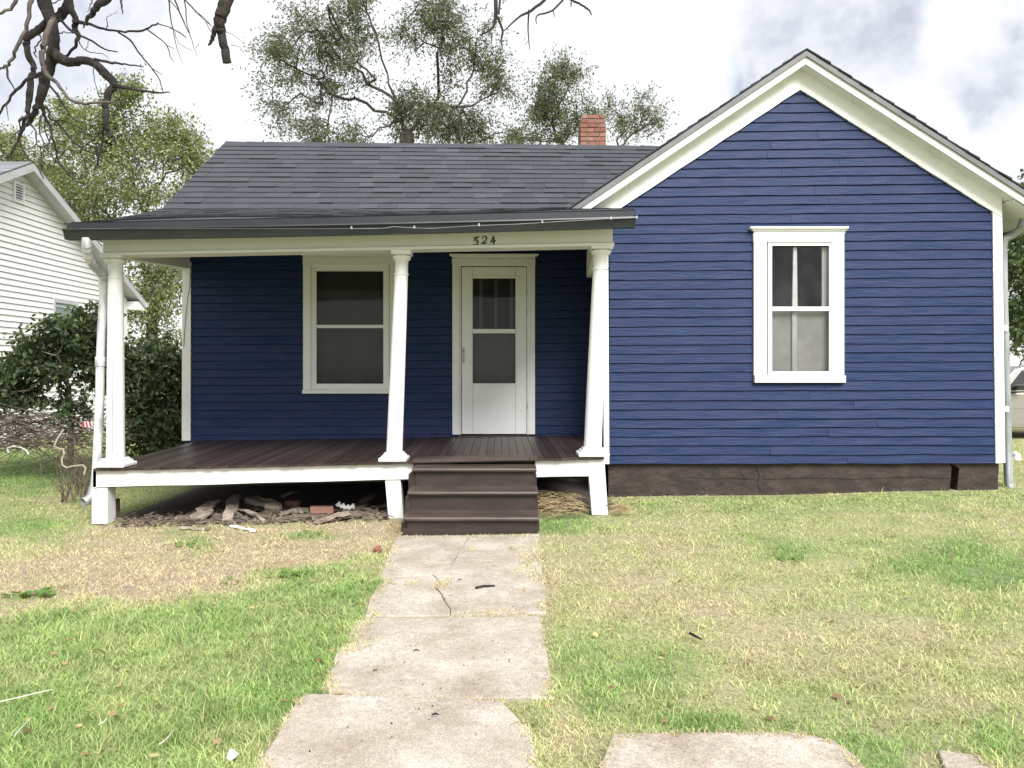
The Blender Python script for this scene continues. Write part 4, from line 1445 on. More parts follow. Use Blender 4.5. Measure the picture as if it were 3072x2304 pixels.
m = MB()
m.hexa([(NX - 0.01, NF, -0.3), (NX - 0.01, NR_, -0.3), (NX - 0.01, NR_, n_top(NR_)), (NX - 0.01, NPK, NZP), (NX - 0.01, NF, n_top(NF))],
       [(NX - 9, NF, -0.3), (NX - 9, NR_, -0.3), (NX - 9, NR_, n_top(NR_)), (NX - 9, NPK, NZP), (NX - 9, NF, n_top(NF))])
nwall = m.build('side_wall', M_VINYL, nb)
ex = 0.1143
nwy = (16.05, 16.98); nwz = (1.55, 2.87)
nvy = (14.73, 15.06); nvz = (4.60, 4.99)
z = 0.25
while z < NZP - 0.06:
    z1 = min(z + ex, NZP - 0.01)
    ya0 = NF if z < n_top(NF) else NPK - (NZP - z) / NS
    yb0 = NR_ if z < n_top(NR_) else NPK + (NZP - z) / NS
    ya1 = NF if z1 < n_top(NF) else NPK - (NZP - z1) / NS
    yb1 = NR_ if z1 < n_top(NR_) else NPK + (NZP - z1) / NS
    cuts = []
    if z1 > nwz[0] and z < nwz[1]: cuts.append(nwy)
    if z1 > nvz[0] and z < nvz[1]: cuts.append(nvy)
    segs = []
    a0, a1 = ya0, ya1
    for c in cuts:
        segs.append((a0, c[0], a1, c[0])); a0 = a1 = c[1]
    segs.append((a0, yb0, a1, yb1))
    for s0, e0, s1, e1 in segs:
        vs_ = [(NX + 0.026, s0, z), (NX + 0.026, e0, z), (NX + 0.008, e1, z1 - 0.013), (NX + 0.008, s1, z1 - 0.013), (NX - 0.009, s0, z + 0.001), (NX - 0.009, e0, z + 0.001)]
        obj('siding_board', mesh_data('siding_board', vs_, [(0, 1, 2, 3), (0, 4, 5, 1)], M_VINYL), nwall)
    z = z1
wv = MB()
for (y0, y1, z0, z1) in ((nwy[0], nwy[1], nwz[0], nwz[1]),):
    wv.box(NX - 0.008, NX + 0.045, y0, y0 + 0.07, z0, z1)
    wv.box(NX - 0.008, NX + 0.045, y1 - 0.07, y1, z0, z1)
    wv.box(NX - 0.008, NX + 0.044, y0 + 0.07, y1 - 0.07, z1 - 0.08, z1)
    wv.box(NX - 0.008, NX + 0.044, y0 + 0.07, y1 - 0.07, z0, z0 + 0.07)
    wv.box(NX - 0.008, NX + 0.025, y0 + 0.07, y1 - 0.07, z1 - 0.17, z1 - 0.12)
    wv.box(NX - 0.008, NX + 0.025, y1 - 0.2, y1 - 0.13, z0 + 0.07, z1 - 0.17)
nwin = wv.build('window', M_GREYTRIM, nb, bevel=0.004)
MB().box(NX - 0.006, NX + 0.008, nwy[0] + 0.07, nwy[1] - 0.07, nwz[0] + 0.07, nwz[1] - 0.08).build('pane', simple_mat('green_grey_pane', (0.15, 0.21, 0.18), (0.2, 0.26, 0.225), 2, 0.15, bmp=0), nwin)
vt = MB()
frame_v = 0.05
vt.box(NX, NX + 0.05, nvy[0], nvy[0] + frame_v, nvz[0], nvz[1]).box(NX, NX + 0.05, nvy[1] - frame_v, nvy[1], nvz[0], nvz[1])
vt.box(NX, NX + 0.049, nvy[0] + frame_v, nvy[1] - frame_v, nvz[0], nvz[0] + 0.04).box(NX, NX + 0.049, nvy[0] + frame_v, nvy[1] - frame_v, nvz[1] - 0.04, nvz[1])
vent = vt.build('gable_vent', M_VINYL, nb)
MB().box(NX - 0.008, NX + 0.004, nvy[0] + frame_v, nvy[1] - frame_v, nvz[0] + 0.04, nvz[1] - 0.04).build('vent_back', M_BLACK, vent)
for k in range(6):
    zz = nvz[0] + 0.05 + k * 0.05
    MB().hexa([(NX + 0.045, nvy[0] + frame_v, zz), (NX + 0.045, nvy[1] - frame_v, zz), (NX + 0.045, nvy[1] - frame_v, zz + 0.008), (NX + 0.045, nvy[0] + frame_v, zz + 0.008)],
              [(NX + 0.015, nvy[0] + frame_v, zz + 0.03), (NX + 0.015, nvy[1] - frame_v, zz + 0.03), (NX + 0.015, nvy[1] - frame_v, zz + 0.038), (NX + 0.015, nvy[0] + frame_v, zz + 0.038)]).build('slat', M_VINYL, vent)
MB().box(NX - 0.02, NX + 0.035, NR_ - 0.12, NR_ + 0.02, -0.2, 3.15).build('corner_board', M_VINYL, nb)
# roof
OV = 0.30
eY0, eY1 = NF - 0.45, NR_ + 0.45
for (ya, yb) in ((NPK, eY1), (NPK, eY0)):
    za, zb = NZP + 0.10, n_top(yb) + 0.10
    rf = MB().hexa([(NX + OV, ya, za), (NX + OV, yb, zb), (NX + OV, yb, zb + 0.03), (NX + OV, ya, za + 0.03)],
                   [(NX - 9.2, ya, za), (NX - 9.2, yb, zb), (NX - 9.2, yb, zb + 0.03), (NX - 9.2, ya, za + 0.03)]).build('roof', M_SHINGLE_N, nb)
    MB().hexa([(NX + OV - 0.02, ya, za - 0.15), (NX + OV - 0.02, yb, zb - 0.15), (NX + OV - 0.02, yb, zb - 0.002), (NX + OV - 0.02, ya, za - 0.002)],
              [(NX + OV + 0.008, ya, za - 0.15), (NX + OV + 0.008, yb, zb - 0.15), (NX + OV + 0.008, yb, zb - 0.002), (NX + OV + 0.008, ya, za - 0.002)]).build('rake_board', M_GREYTRIM, rf)
    MB().hexa([(NX + OV - 0.022, ya, za - 0.12), (NX + OV - 0.022, yb, zb - 0.12), (NX + OV - 0.022, yb, zb - 0.10), (NX + OV - 0.022, ya, za - 0.10)],
              [(NX + 0.0, ya, za - 0.12), (NX + 0.0, yb, zb - 0.12), (NX + 0.0, yb, zb - 0.10), (NX + 0.0, ya, za - 0.10)]).build('soffit', M_GREYTRIM, rf)
    if yb < NPK:
        shn = MB()
        n_r = 30
        for r in range(n_r):
            t0, t1 = r / n_r, (r + 1.1) / n_r
            x = NX + OV + 0.01
            while x > NX - 4:
                wd = random.uniform(0.2, 0.4); x2 = x - wd
                y0 = ya + (yb - ya) * t0; y1 = ya + (yb - ya) * min(t1, 1.01)
                z0 = za + (zb - za) * t0 + 0.03; z1 = za + (zb - za) * t1 + 0.03
                tk = random.choice((0.012, 0.02))
                shn.add([(x, y1, z1), (x2 + 0.003, y1, z1), (x2 + 0.003, y1, z1 + tk), (x, y1, z1 + tk), (x, y0, z0 + 0.002), (x2 + 0.003, y0, z0 + 0.002)], [(0, 1, 2, 3), (3, 2, 5, 4), (0, 3, 4)])
                x = x2
        shn.build('shingles', M_SHINGLE_N, rf, kind='stuff')
    else:      # boxed eave end at the far corner
        MB().box(NX - 0.02, NX + OV - 0.023, NR_ + 0.02, eY1 - 0.01, zb - 0.22, zb - 0.02).build('eave_return', M_VINYL, rf)
        MB().box(NX - 9, NX + OV + 0.02, eY1, eY1 + 0.12, zb - 0.13, zb - 0.01).build('gutter', M_GREYTRIM, rf)

# ------------------------------------------------------------------ trees
def make_tree(name, label, trunk_pts, trunk_r, clumps, n_nodes, leaf, leaf_mat_, leaf_n, bark=M_BARK, spread=0.22, tip_r=0.006, seed=1, droop=0.15, cat='tree', group=None, expo=0.385, up=0.25, round_leaf=False, crown_name='crown', lowest=0.05, sub=0, limbs=(), limb_Y=20.0, subr=(0.22, 0.42), per=10, twig_len=0.6):
    r = np.random.default_rng(seed)
    nodes = []; par = []
    tp = [Vector(p) for p in trunk_pts]
    for i in range(len(tp) - 1):
        st = max(2, int((tp[i + 1] - tp[i]).length / 0.4))
        for k in range(st):
            q = tp[i].lerp(tp[i + 1], k / st)
            nodes.append(np.array(q)); par.append(len(nodes) - 2)
    nodes.append(np.array(tp[-1])); par.append(len(nodes) - 2)
    nt = len(nodes)
    nl0 = nt
    for lb in limbs:
        Lp = []
        for i, (a_, b_) in enumerate(lb):
            q = np.array(P(a_, b_, limb_Y)); q[1] += (i / len(lb)) * r.normal() * 1.2
            Lp.append(q)
        dd = [np.linalg.norm(v - Lp[0]) for v in nodes]
        prev = int(np.argmin(dd))
        for i in range(len(Lp)):
            if i:
                q = (Lp[i - 1] + Lp[i]) / 2 + r.normal(size=3) * 0.05
                nodes.append(q); par.append(prev); prev = len(nodes) - 1
            nodes.append(Lp[i]); par.append(prev); prev = len(nodes) - 1
    nl1 = len(nodes)
    if sub:
        new = []
        for c, rd, wt in clumps:
            k_ = max(3, int(sub * wt ** 0.7))
            for _ in range(k_):
                v = r.normal(size=3); v /= np.linalg.norm(v); v *= r.random() ** 0.4 * 0.95
                f_ = r.uniform(*subr)
                new.append((np.array(c) + v * np.array(rd), np.array(rd) * f_ * np.array([1, 1, 0.8]), wt / k_ * r.uniform(0.4, 1.5)))
        clumps = new
    cen = np.array([c[0] for c in clumps], float); rad = np.array([c[1] for c in clumps], float); wgt = np.array([c[2] for c in clumps], float)
    ch = r.choice(len(clumps), n_nodes, p=wgt / wgt.sum())
    u = r.normal(size=(n_nodes, 3)); u /= np.linalg.norm(u, axis=1)[:, None]
    u *= (r.random(n_nodes) ** 0.42)[:, None]
    pts = cen[ch] + u * rad[ch]
    pts[:, 2] = np.maximum(pts[:, 2], lowest)
    top = nodes[nt - 1]
    dist = np.linalg.norm(pts - top, axis=1)
    order = np.argsort(dist)
    arr = np.zeros((nl1 + n_nodes * 3, 3)); arr[:nl1] = nodes
    depth = np.zeros(nl1 + n_nodes * 3)
    for i in range(1, nt): depth[i] = depth[i - 1]
    cnt = nl1
    first_trunk = nt // 3
    for k in order:
        p = pts[k]
        dv = arr[first_trunk:cnt] - p
        d = np.sqrt((dv ** 2).sum(1)) + 0.22 * depth[first_trunk:cnt] + np.maximum(dv[:, 2], 0) * up
        j = int(np.argmin(d)) + first_trunk
        L = np.linalg.norm(arr[j] - p)
        prev = j
        ns = 2 if L > 0.8 else 1 if L > 0.35 else 0
        for s_ in range(ns):
            t = (s_ + 1) / (ns + 1)
            q = arr[j] * (1 - t) + p * t + r.normal(size=3) * L * 0.07
            q[2] += 0.10 * L * math.sin(math.pi * t)
            arr[cnt] = q; depth[cnt] = depth[prev] + L / (ns + 1); par.append(prev); prev = cnt; cnt += 1
        arr[cnt] = p; depth[cnt] = depth[prev] + L / (ns + 1); par.append(prev); cnt += 1
    nch = np.ones(cnt)
    haschild = np.zeros(cnt, bool)
    order2 = np.arange(cnt - 1, 0, -1)
    for i in order2:
        if par[i] >= 0:
            nch[par[i]] += nch[i]; haschild[par[i]] = True
    rr = tip_r * nch ** expo
    rr = np.minimum(rr, trunk_r * 0.75)
    for i in range(nt):
        rr[i] = max(trunk_r * (1 - 0.45 * i / nt), 0.01)
    root = empty(name, tuple(trunk_pts[0]), label, cat, group)
    tm = MB().tube([Vector(arr[i]) for i in range(nt)], list(rr[:nt]), 9, jitter=0.08)
    tm.build('trunk', bark, root, smooth=True)
    # branches as frusta
    idx = np.arange(nt, cnt)
    pi = np.array([par[i] for i in idx])
    a = arr[pi]; b = arr[idx]
    ra = np.minimum(rr[pi], rr[idx] * 1.5); rb = rr[idx]
    t = b - a; ln = np.linalg.norm(t, axis=1)[:, None] + 1e-9; t /= ln
    ref = np.where(np.abs(t[:, 2:3]) > 0.9, np.array([[1.0, 0, 0]]), np.array([[0, 0, 1.0]]))
    s1 = np.cross(t, ref); s1 /= np.linalg.norm(s1, axis=1)[:, None]
    s2 = np.cross(t, s1)
    K = 5
    V_ = np.zeros((len(idx), 2 * K, 3))
    for k in range(K):
        an = 2 * math.pi * k / K
        dv = s1 * math.cos(an) + s2 * math.sin(an)
        V_[:, k] = a + dv * ra[:, None]; V_[:, K + k] = b + t * (rb[:, None] * 0.5) + dv * rb[:, None]
    fb = np.array([[k, (k + 1) % K, K + (k + 1) % K, K + k] for k in range(K)])
    faces = (np.arange(len(idx))[:, None, None] * 2 * K + fb[None]).reshape(-1, 4)
    me = np_mesh('branches', V_.reshape(-1, 3), faces, bark)
    me.polygons.foreach_set('use_smooth', np.ones(len(me.polygons), bool))
    obj('branches', me, root)
    # short twigs on the outer branches, leaves strung along them
    outer = idx[(nch[idx] <= 5)]
    ntw = max(leaf_n // per, 10)
    ti = r.choice(outer, ntw); tpar = np.array([par[i] for i in ti])
    f_ = r.random(ntw)[:, None]
    tb = arr[tpar] * (1 - f_) + arr[ti] * f_
    td = arr[ti] - arr[tpar]; td /= np.linalg.norm(td, axis=1)[:, None] + 1e-9
    td = td * 0.7 + r.normal(size=(ntw, 3)) * 0.75; td[:, 2] -= droop
    td /= np.linalg.norm(td, axis=1)[:, None]
    tl_ = twig_len * r.uniform(0.4, 1.25, ntw)[:, None]
    te = tb + td * tl_; te[:, 2] -= 0.25 * tl_[:, 0] * droop * 3
    tb[:, 2] = np.maximum(tb[:, 2], lowest); te[:, 2] = np.maximum(te[:, 2], lowest)
    s1 = np.cross(td, r.normal(size=(ntw, 3))); s1 /= np.linalg.norm(s1, axis=1)[:, None]; s2 = np.cross(td, s1)
    tr_ = tip_r * 0.55
    TV = np.zeros((ntw, 6, 3))
    for k in range(3):
        an = 2 * math.pi * k / 3
        dv = s1 * math.cos(an) + s2 * math.sin(an)
        TV[:, k] = tb + dv * tr_; TV[:, 3 + k] = te + dv * tr_ * 0.4
    ft_ = np.array([[k, (k + 1) % 3, 3 + (k + 1) % 3, 3 + k] for k in range(3)])
    obj('twigs', np_mesh('twigs', TV.reshape(-1, 3), (np.arange(ntw)[:, None, None] * 6 + ft_[None]).reshape(-1, 4), bark), root, kind='stuff')
    lt = r.integers(0, ntw, leaf_n); tt = r.random(leaf_n)[:, None] ** 0.8
    base = tb[lt] * (1 - tt) + te[lt] * tt + r.normal(size=(leaf_n, 3)) * spread * 0.3
    base[:, 2] = np.maximum(base[:, 2], lowest)
    dirv = r.normal(size=(leaf_n, 3)) * 0.8 + td[lt] * 0.5; dirv[:, 2] -= 0.45
    dirv /= np.linalg.norm(dirv, axis=1)[:, None]
    sd = np.cross(dirv, r.normal(size=(leaf_n, 3))); sd /= np.linalg.norm(sd, axis=1)[:, None]
    nrm = np.cross(dirv, sd)
    ll = leaf[0] * r.uniform(0.6, 1.3, leaf_n)[:, None]; lw_ = leaf[1] * r.uniform(0.7, 1.2, leaf_n)[:, None]
    if round_leaf:
        vv = np.stack([base, base + dirv * ll * 0.3 + sd * lw_, base + dirv * ll * 0.7 + sd * lw_ * 0.8 + nrm * ll * 0.05, base + dirv * ll - nrm * ll * 0.12, base + dirv * ll * 0.7 - sd * lw_ * 0.8 + nrm * ll * 0.05, base + dirv * ll * 0.3 - sd * lw_], 1)
        fl = np.array([[0, 1, 2, 3, 4, 5]])
    else:
        vv = np.stack([base, base + dirv * ll * 0.45 + sd * lw_, base + dirv * ll, base + dirv * ll * 0.45 - sd * lw_], 1)
        fl = np.array([[0, 1, 2, 3]])
    nv = vv.shape[1]
    faces = (np.arange(leaf_n)[:, None] * nv + fl).astype(int)
    obj(crown_name, np_mesh(crown_name, vv.reshape(-1, 3), faces, leaf_mat_), root)
    return root


def CL(px, py, rx, ry, Y, wt=1.0, dy=1.0):
    c = P(px, py, Y)
    s_ = Y / F
    return ((c.x, c.y, c.z), (rx * s_, max(rx * s_ * dy, 0.5), ry * s_), wt)


# tall airy tree behind the main roof
Yt = 21.0
zt_l = lambda pts: [(760 + x * 0.2984, y * 0.2984) for x, y in pts]
make_tree('broadleaf_tree', 'tall airy grey green tree rising behind the main roof ridge', [P(1210, 1285, Yt), P(1212, 900, Yt), P(1216, 560, Yt), P(1222, 400, Yt)], 0.34,
          [CL(930, 110, 130, 110, Yt, 2.0), CL(1080, 50, 110, 90, Yt, 1.4), CL(1000, 200, 140, 70, Yt, 1.2), CL(880, 290, 95, 60, Yt, 1.0), CL(940, 390, 90, 50, Yt, 0.8), CL(1050, 410, 80, 45, Yt, 0.7), CL(860, 180, 60, 70, Yt, 0.5),
           CL(1240, 330, 110, 70, Yt, 2.0), CL(1330, 350, 80, 70, Yt, 1.4), CL(1240, 90, 60, 90, Yt, 0.8), CL(1330, 140, 80, 110, Yt, 1.5), CL(1430, 170, 90, 90, Yt, 1.3), CL(1500, 250, 70, 80, Yt, 1.1), CL(1450, 380, 100, 45, Yt, 0.9), CL(1330, 40, 60, 50, Yt, 0.6),
           CL(1300, -60, 120, 80, Yt, 0.7), CL(1080, -90, 130, 80, Yt, 0.7)],
          860, (0.095, 0.020), L_MID, 36000, seed=3, spread=0.22, tip_r=0.0055, droop=0.3, sub=6, subr=(0.28, 0.52), limb_Y=Yt, per=12, twig_len=0.8,
          limbs=[zt_l(q) for q in ([(1500, 1250), (1380, 900), (1340, 720), (1280, 500), (1210, 300), (1150, 150), (1080, 0)], [(1450, 1050), (1270, 870), (1100, 740), (950, 640), (830, 510), (700, 400), (560, 360), (300, 330)],
                                   [(1230, 800), (1050, 650), (1000, 560), (900, 380), (820, 250)], [(1480, 1220), (1200, 1080), (1050, 1040), (900, 970), (740, 925), (600, 900), (480, 940)], [(740, 925), (620, 750), (500, 680), (300, 600)],
                                   [(1600, 1300), (1800, 1080), (1850, 900), (1880, 700), (1880, 520), (1900, 350), (1950, 150)], [(1800, 1100), (2040, 1070), (2150, 930), (2200, 800), (2210, 650), (2250, 500)], [(2040, 1070), (2212, 1090), (2380, 1000), (2480, 870)])])
Yt = 24.0
make_tree('broadleaf_tree', 'smaller bushy tree directly left of the brick chimney', [P(1690, 1240, Yt), P(1690, 800, Yt), P(1688, 470, Yt)], 0.22,
          [CL(1690, 300, 90, 90, Yt, 2.0), CL(1640, 380, 90, 60, Yt, 1.3), CL(1740, 350, 80, 70, Yt, 1.4), CL(1690, 230, 45, 40, Yt, 0.5), CL(1580, 410, 60, 40, Yt, 0.6)],
          300, (0.10, 0.021), L_MID, 9500, seed=5, spread=0.22, sub=6, subr=(0.3, 0.55), per=11, twig_len=0.8)
make_tree('broadleaf_tree', 'thin sparse tree right of the brick chimney', [P(1900, 1230, Yt + 1), P(1895, 800, Yt + 1), P(1890, 520, Yt + 1)], 0.12,
          [CL(1860, 370, 50, 70, Yt + 1, 1.0), CL(1930, 360, 50, 70, Yt + 1, 1.0), CL(1950, 310, 40, 30, Yt + 1, 0.5), CL(1840, 330, 30, 40, Yt + 1, 0.4)],
          150, (0.10, 0.020), L_MID, 3000, seed=6, spread=0.22, sub=5, subr=(0.3, 0.55), per=11, twig_len=0.8)
# light green tree at left, many stems
Yt = 21.5
make_tree('maple_tree', 'light yellow green multi stemmed tree between the two houses', [P(455, 1270, Yt), P(460, 1100, Yt), P(455, 900, Yt), P(430, 740, Yt)], 0.20,
          [CL(380, 380, 110, 90, Yt, 1.4), CL(430, 560, 160, 110, Yt, 2.4), CL(260, 560, 140, 100, Yt, 1.8), CL(560, 470, 80, 90, Yt, 1.2), CL(520, 420, 60, 60, Yt, 0.6),
           CL(390, 290, 50, 40, Yt, 0.4), CL(300, 430, 100, 80, Yt, 1.0), CL(440, 790, 110, 120, Yt, 1.8), CL(470, 960, 100, 120, Yt, 1.6), CL(430, 1100, 90, 80, Yt, 0.8), CL(600, 560, 60, 80, Yt, 0.7), CL(330, 680, 130, 90, Yt, 1.2)],
          760, (0.105, 0.026), L_LIGHT, 38000, seed=8, spread=0.24, up=0.8, droop=0.12, sub=8, subr=(0.35, 0.6), tip_r=0.0045, twig_len=0.8)
Yt = 23.0
make_tree('maple_tree', 'light green tree behind the roof of the white house', [P(60, 1240, Yt), P(70, 900, Yt), P(80, 680, Yt)], 0.2,
          [CL(90, 500, 130, 80, Yt, 1.6), CL(20, 440, 110, 60, Yt, 0.9), CL(190, 420, 90, 70, Yt, 1.1), CL(220, 340, 60, 40, Yt, 0.35), CL(-120, 520, 120, 90, Yt, 0.9)],
          300, (0.105, 0.026), L_LIGHT, 11500, seed=9, spread=0.24, up=0.8, sub=7, subr=(0.3, 0.5), tip_r=0.005)
# right edge
Yt = 24.0
make_tree('shade_tree', 'dark green tree beyond the right corner of the blue house', [P(3220, 1240, Yt), P(3210, 1000, Yt), P(3200, 850, Yt)], 0.3,
          [CL(3120, 830, 150, 130, Yt, 2.0), CL(3060, 960, 90, 110, Yt, 1.6), CL(3200, 650, 170, 140, Yt, 1.6), CL(3100, 700, 110, 70, Yt, 1.0), CL(3250, 850, 150, 150, Yt, 1.2), CL(3090, 590, 50, 50, Yt, 0.3)],
          300, (0.16, 0.045), L_RIGHT, 15000, seed=12, spread=0.3)

# the street behind the viewpoint
MB().box(-120, 120, -10.0, -1.8, -0.3, -0.09).build('street', simple_mat('asphalt', (0.045, 0.045, 0.047), (0.065, 0.065, 0.066), 3, 0.9, bmp=0.4), None, kind='structure')

# the rounded shrub at left and the dark growth by the porch
Yt = 10.6
make_tree('round_shrub', 'rounded dark green shrub left of the porch downspout', [(P(210, 1375, Yt).x, Yt, 0.0), P(215, 1260, Yt), P(205, 1160, Yt)], 0.045,
          [CL(200, 1040, 130, 75, Yt, 2.0), CL(110, 1110, 105, 75, Yt, 1.8), CL(260, 1000, 70, 65, Yt, 1.2), CL(40, 1170, 75, 55, Yt, 0.9), CL(235, 1130, 80, 70, Yt, 1.1), CL(290, 950, 25, 25, Yt, 0.12), CL(215, 1230, 40, 50, Yt, 0.3)],
          460, (0.08, 0.021), L_DARK, 8200, bark=M_TWIG, twig_len=0.25, per=8, seed=21, spread=0.09, tip_r=0.0035, droop=0.04, cat='shrub', round_leaf=True, crown_name='foliage')
Yt = 11.4
make_tree('tangled_shrub', 'dark tangled shrub between the white porch column and the house corner', [(P(450, 1375, Yt).x, Yt, 0.0), P(450, 1300, Yt), P(455, 1200, Yt)], 0.05,
          [CL(420, 1120, 70, 110, Yt, 1.6), CL(500, 1130, 70, 110, Yt, 1.6), CL(440, 1270, 90, 90, Yt, 1.4), CL(510, 1270, 70, 80, Yt, 1.2)],
          380, (0.08, 0.021), L_DARK, 9000, bark=M_TWIG, twig_len=0.28, per=8, seed=22, spread=0.12, tip_r=0.0035, droop=0.05, cat='shrub', round_leaf=True, crown_name='foliage')

# brush pile: cut and fallen branches under the shrub
bp_root = None
bm2 = MB()
r_ = random.Random(5)
for i in range(430):
    px = r_.uniform(-60, 270); py = r_.uniform(1240, 1345)
    Y = r_.uniform(10.2, 11.6)
    p0 = P(px, py, Y)
    a_ = r_.uniform(-0.7, 0.7) + (math.pi if r_.random() < 0.5 else 0)
    L = r_.uniform(0.3, 1.1)
    d = Vector((math.cos(a_), r_.uniform(-0.4, 0.4), math.sin(a_) * 0.6)).normalized()
    pts = []
    cur = p0
    for k in range(5):
        pts.append(Vector((cur.x, cur.y, max(cur.z, 0.02))))
        d = (d + Vector((r_.uniform(-.35, .35), r_.uniform(-.35, .35), r_.uniform(-.35, .3)))).normalized()
        cur = cur + d * L / 4
    r0 = r_.uniform(0.003, 0.011)
    bm2.tube(pts, [r0 * (1 - 0.17 * k) for k in range(5)], 4, cap=False)
prop(bm2.build('brush_pile', M_TWIG, None), label='heap of bare cut branches on the lawn under the round shrub', cat='brush pile')
# thin bare suckers by the downspout
bm3 = MB()
for i in range(70):
    px = r_.uniform(180, 300); Y = r_.uniform(8.6, 10.2)
    p0 = Vector((PX(px, Y), Y, float(gz(PX(px, Y), Y)) + 0.01))
    d = Vector((r_.uniform(-.5, .5), r_.uniform(-.2, .2), 1)).normalized()
    cur = p0; pts = []
    L = r_.uniform(0.2, 0.75)
    for k in range(6):
        pts.append(cur)
        d = (d + Vector((r_.uniform(-.4, .4), r_.uniform(-.3, .3), r_.uniform(-.35, .25)))).normalized()
        cur = cur + d * L / 5
    bm3.tube(pts, [0.006 - 0.0009 * k for k in range(6)], 4, cap=False)
prop(bm3.build('bare_suckers', M_TWIG, None), label='thin leafless shoots growing beside the porch corner leg', cat='shrub')

# ------------------------------------------------------------------ dead tree overhanging the yard
dt = empty('dead_tree', (-6.3, 5.6, -0.1), label='leafless dead tree with crooked dark limbs hanging over the yard at upper left', cat='tree')
TS = 0.32550
DY = 5.2


def limb(pts, Y0=DY, Y1=None, sc=TS, ox=0, oy=0, smooth_n=4):
    """crop pixels with a width -> centre line and radii"""
    Y1 = Y0 if Y1 is None else Y1
    n = len(pts)
    c, r = [], []
    for i, (x, y, w_) in enumerate(pts):
        Y = Y0 + (Y1 - Y0) * i / max(n - 1, 1)
        c.append(P(ox + x * sc, oy + y * sc, Y)); r.append(w_ * sc / 2 / F * Y)
    # Catmull-Rom
    oc, orr = [], []
    for i in range(n - 1):
        p0 = c[max(i - 1, 0)]; p1 = c[i]; p2 = c[i + 1]; p3 = c[min(i + 2, n - 1)]
        for k in range(smooth_n):
            t = k / smooth_n
            q = 0.5 * ((2 * p1) + (p2 - p0) * t + (2 * p0 - 5 * p1 + 4 * p2 - p3) * t * t + (-p0 + 3 * p1 - 3 * p2 + p3) * t ** 3)
            oc.append(q + Vector((0, random.uniform(-0.012, 0.012), 0))); orr.append(r[i] + (r[i + 1] - r[i]) * t)
    oc.append(c[-1]); orr.append(r[-1])
    return oc, orr


def limb_obj(pts, mat, name='limb', lead=None, **kw):
    c, r = limb(pts, **kw)
    if lead:
        L0 = [Vector(p) for p in lead]
        c = L0 + c; r = [r[0] * 1.5, r[0] * 1.25][:len(L0)] + r
    MB().tube(c, r, 10, jitter=0.05).build(name, mat, dt, smooth=True)


FORK = Vector((-5.6, 5.6, 5.0))
limb_obj([(400, -60, 130), (430, 90, 120), (490, 240, 92), (500, 400, 100), (470, 560, 96), (425, 700, 100), (385, 850, 84), (335, 1000, 58), (275, 1105, 44), (215, 1190, 28), (175, 1270, 18), (130, 1380, 22), (95, 1445, 12)], M_BARKD, lead=[FORK, (-4.0, 5.4, 4.9)], Y0=5.25)
limb_obj([(500, 165, 46), (450, 280, 55), (410, 400, 54), (390, 520, 48), (402, 620, 46), (442, 700, 42), (520, 760, 32), (580, 840, 28), (650, 920, 26), (760, 955, 24), (900, 945, 22), (1010, 940, 18), (1085, 918, 8)], M_PEELED, Y0=5.12, Y1=4.9)
limb_obj([(640, -50, 75), (612, 60, 88), (540, 150, 90), (430, 222, 76), (330, 285, 70), (250, 370, 60), (245, 450, 54), (282, 550, 55), (308, 640, 46), (275, 750, 56), (280, 880, 60), (262, 980, 48), (250, 1080, 34), (200, 1190, 20), (180, 1290, 15), (240, 1440, 14), (340, 1530, 12), (400, 1650, 9)], M_BARKD, lead=[FORK, (-3.8, 5.5, 5.1)], Y0=5.35, Y1=5.1)
limb_obj([(632, -50, 66), (660, 90, 60), (698, 180, 52), (682, 250, 54), (720, 330, 40), (700, 410, 28), (640, 490, 24), (560, 540, 24), (490, 600, 28)], M_BARKD, lead=[FORK, (-3.6, 5.3, 5.0)], Y0=5.15, Y1=5.3)
limb_obj([(480, 470, 92), (560, 540, 96), (650, 572, 82), (760, 560, 70), (870, 585, 74), (960, 670, 80), (1045, 765, 76), (1010, 850, 66), (975, 950, 62), (975, 1060, 62), (980, 1150, 50), (1020, 1230, 40), (1050, 1280, 26), (1082, 1335, 10)], M_BARKD, Y0=5.2, Y1=5.0)
limb_obj([(1010, -30, 76), (920, 40, 66), (850, 120, 50), (800, 180, 32), (764, 262, 6)], M_BARKD, lead=[FORK, (-3.4, 5.2, 5.2)], Y0=5.0)
limb_obj([(285, -40, 45), (270, 150, 36), (220, 310, 35), (150, 460, 32), (100, 560, 28), (50, 610, 24), (-40, 640, 20)], M_PEELED, lead=[FORK, (-4.1, 5.3, 4.7)], Y0=5.1)
limb_obj([(160, -40, 40), (90, 80, 28), (-40, 145, 22)], M_PEELED, lead=[FORK, (-4.3, 5.3, 4.6)], Y0=5.0)
limb_obj([(2095, -60, 126), (2062, 90, 120), (2025, 200, 106), (2040, 300, 76), (2060, 400, 76), (2082, 490, 74), (2093, 580, 80)], M_BARKD, lead=[FORK, (-2.6, 5.2, 5.3)], Y0=4.9)
limb_obj([(2010, 200, 60), (1968, 320, 44), (1945, 380, 30), (1922, 418, 14)], M_BARKD, Y0=4.89)
tw = MB()


def twig(pts, **kw):
    c, r = limb(pts, **kw)
    tw.tube(c, r, 6, cap=True, jitter=0.06)


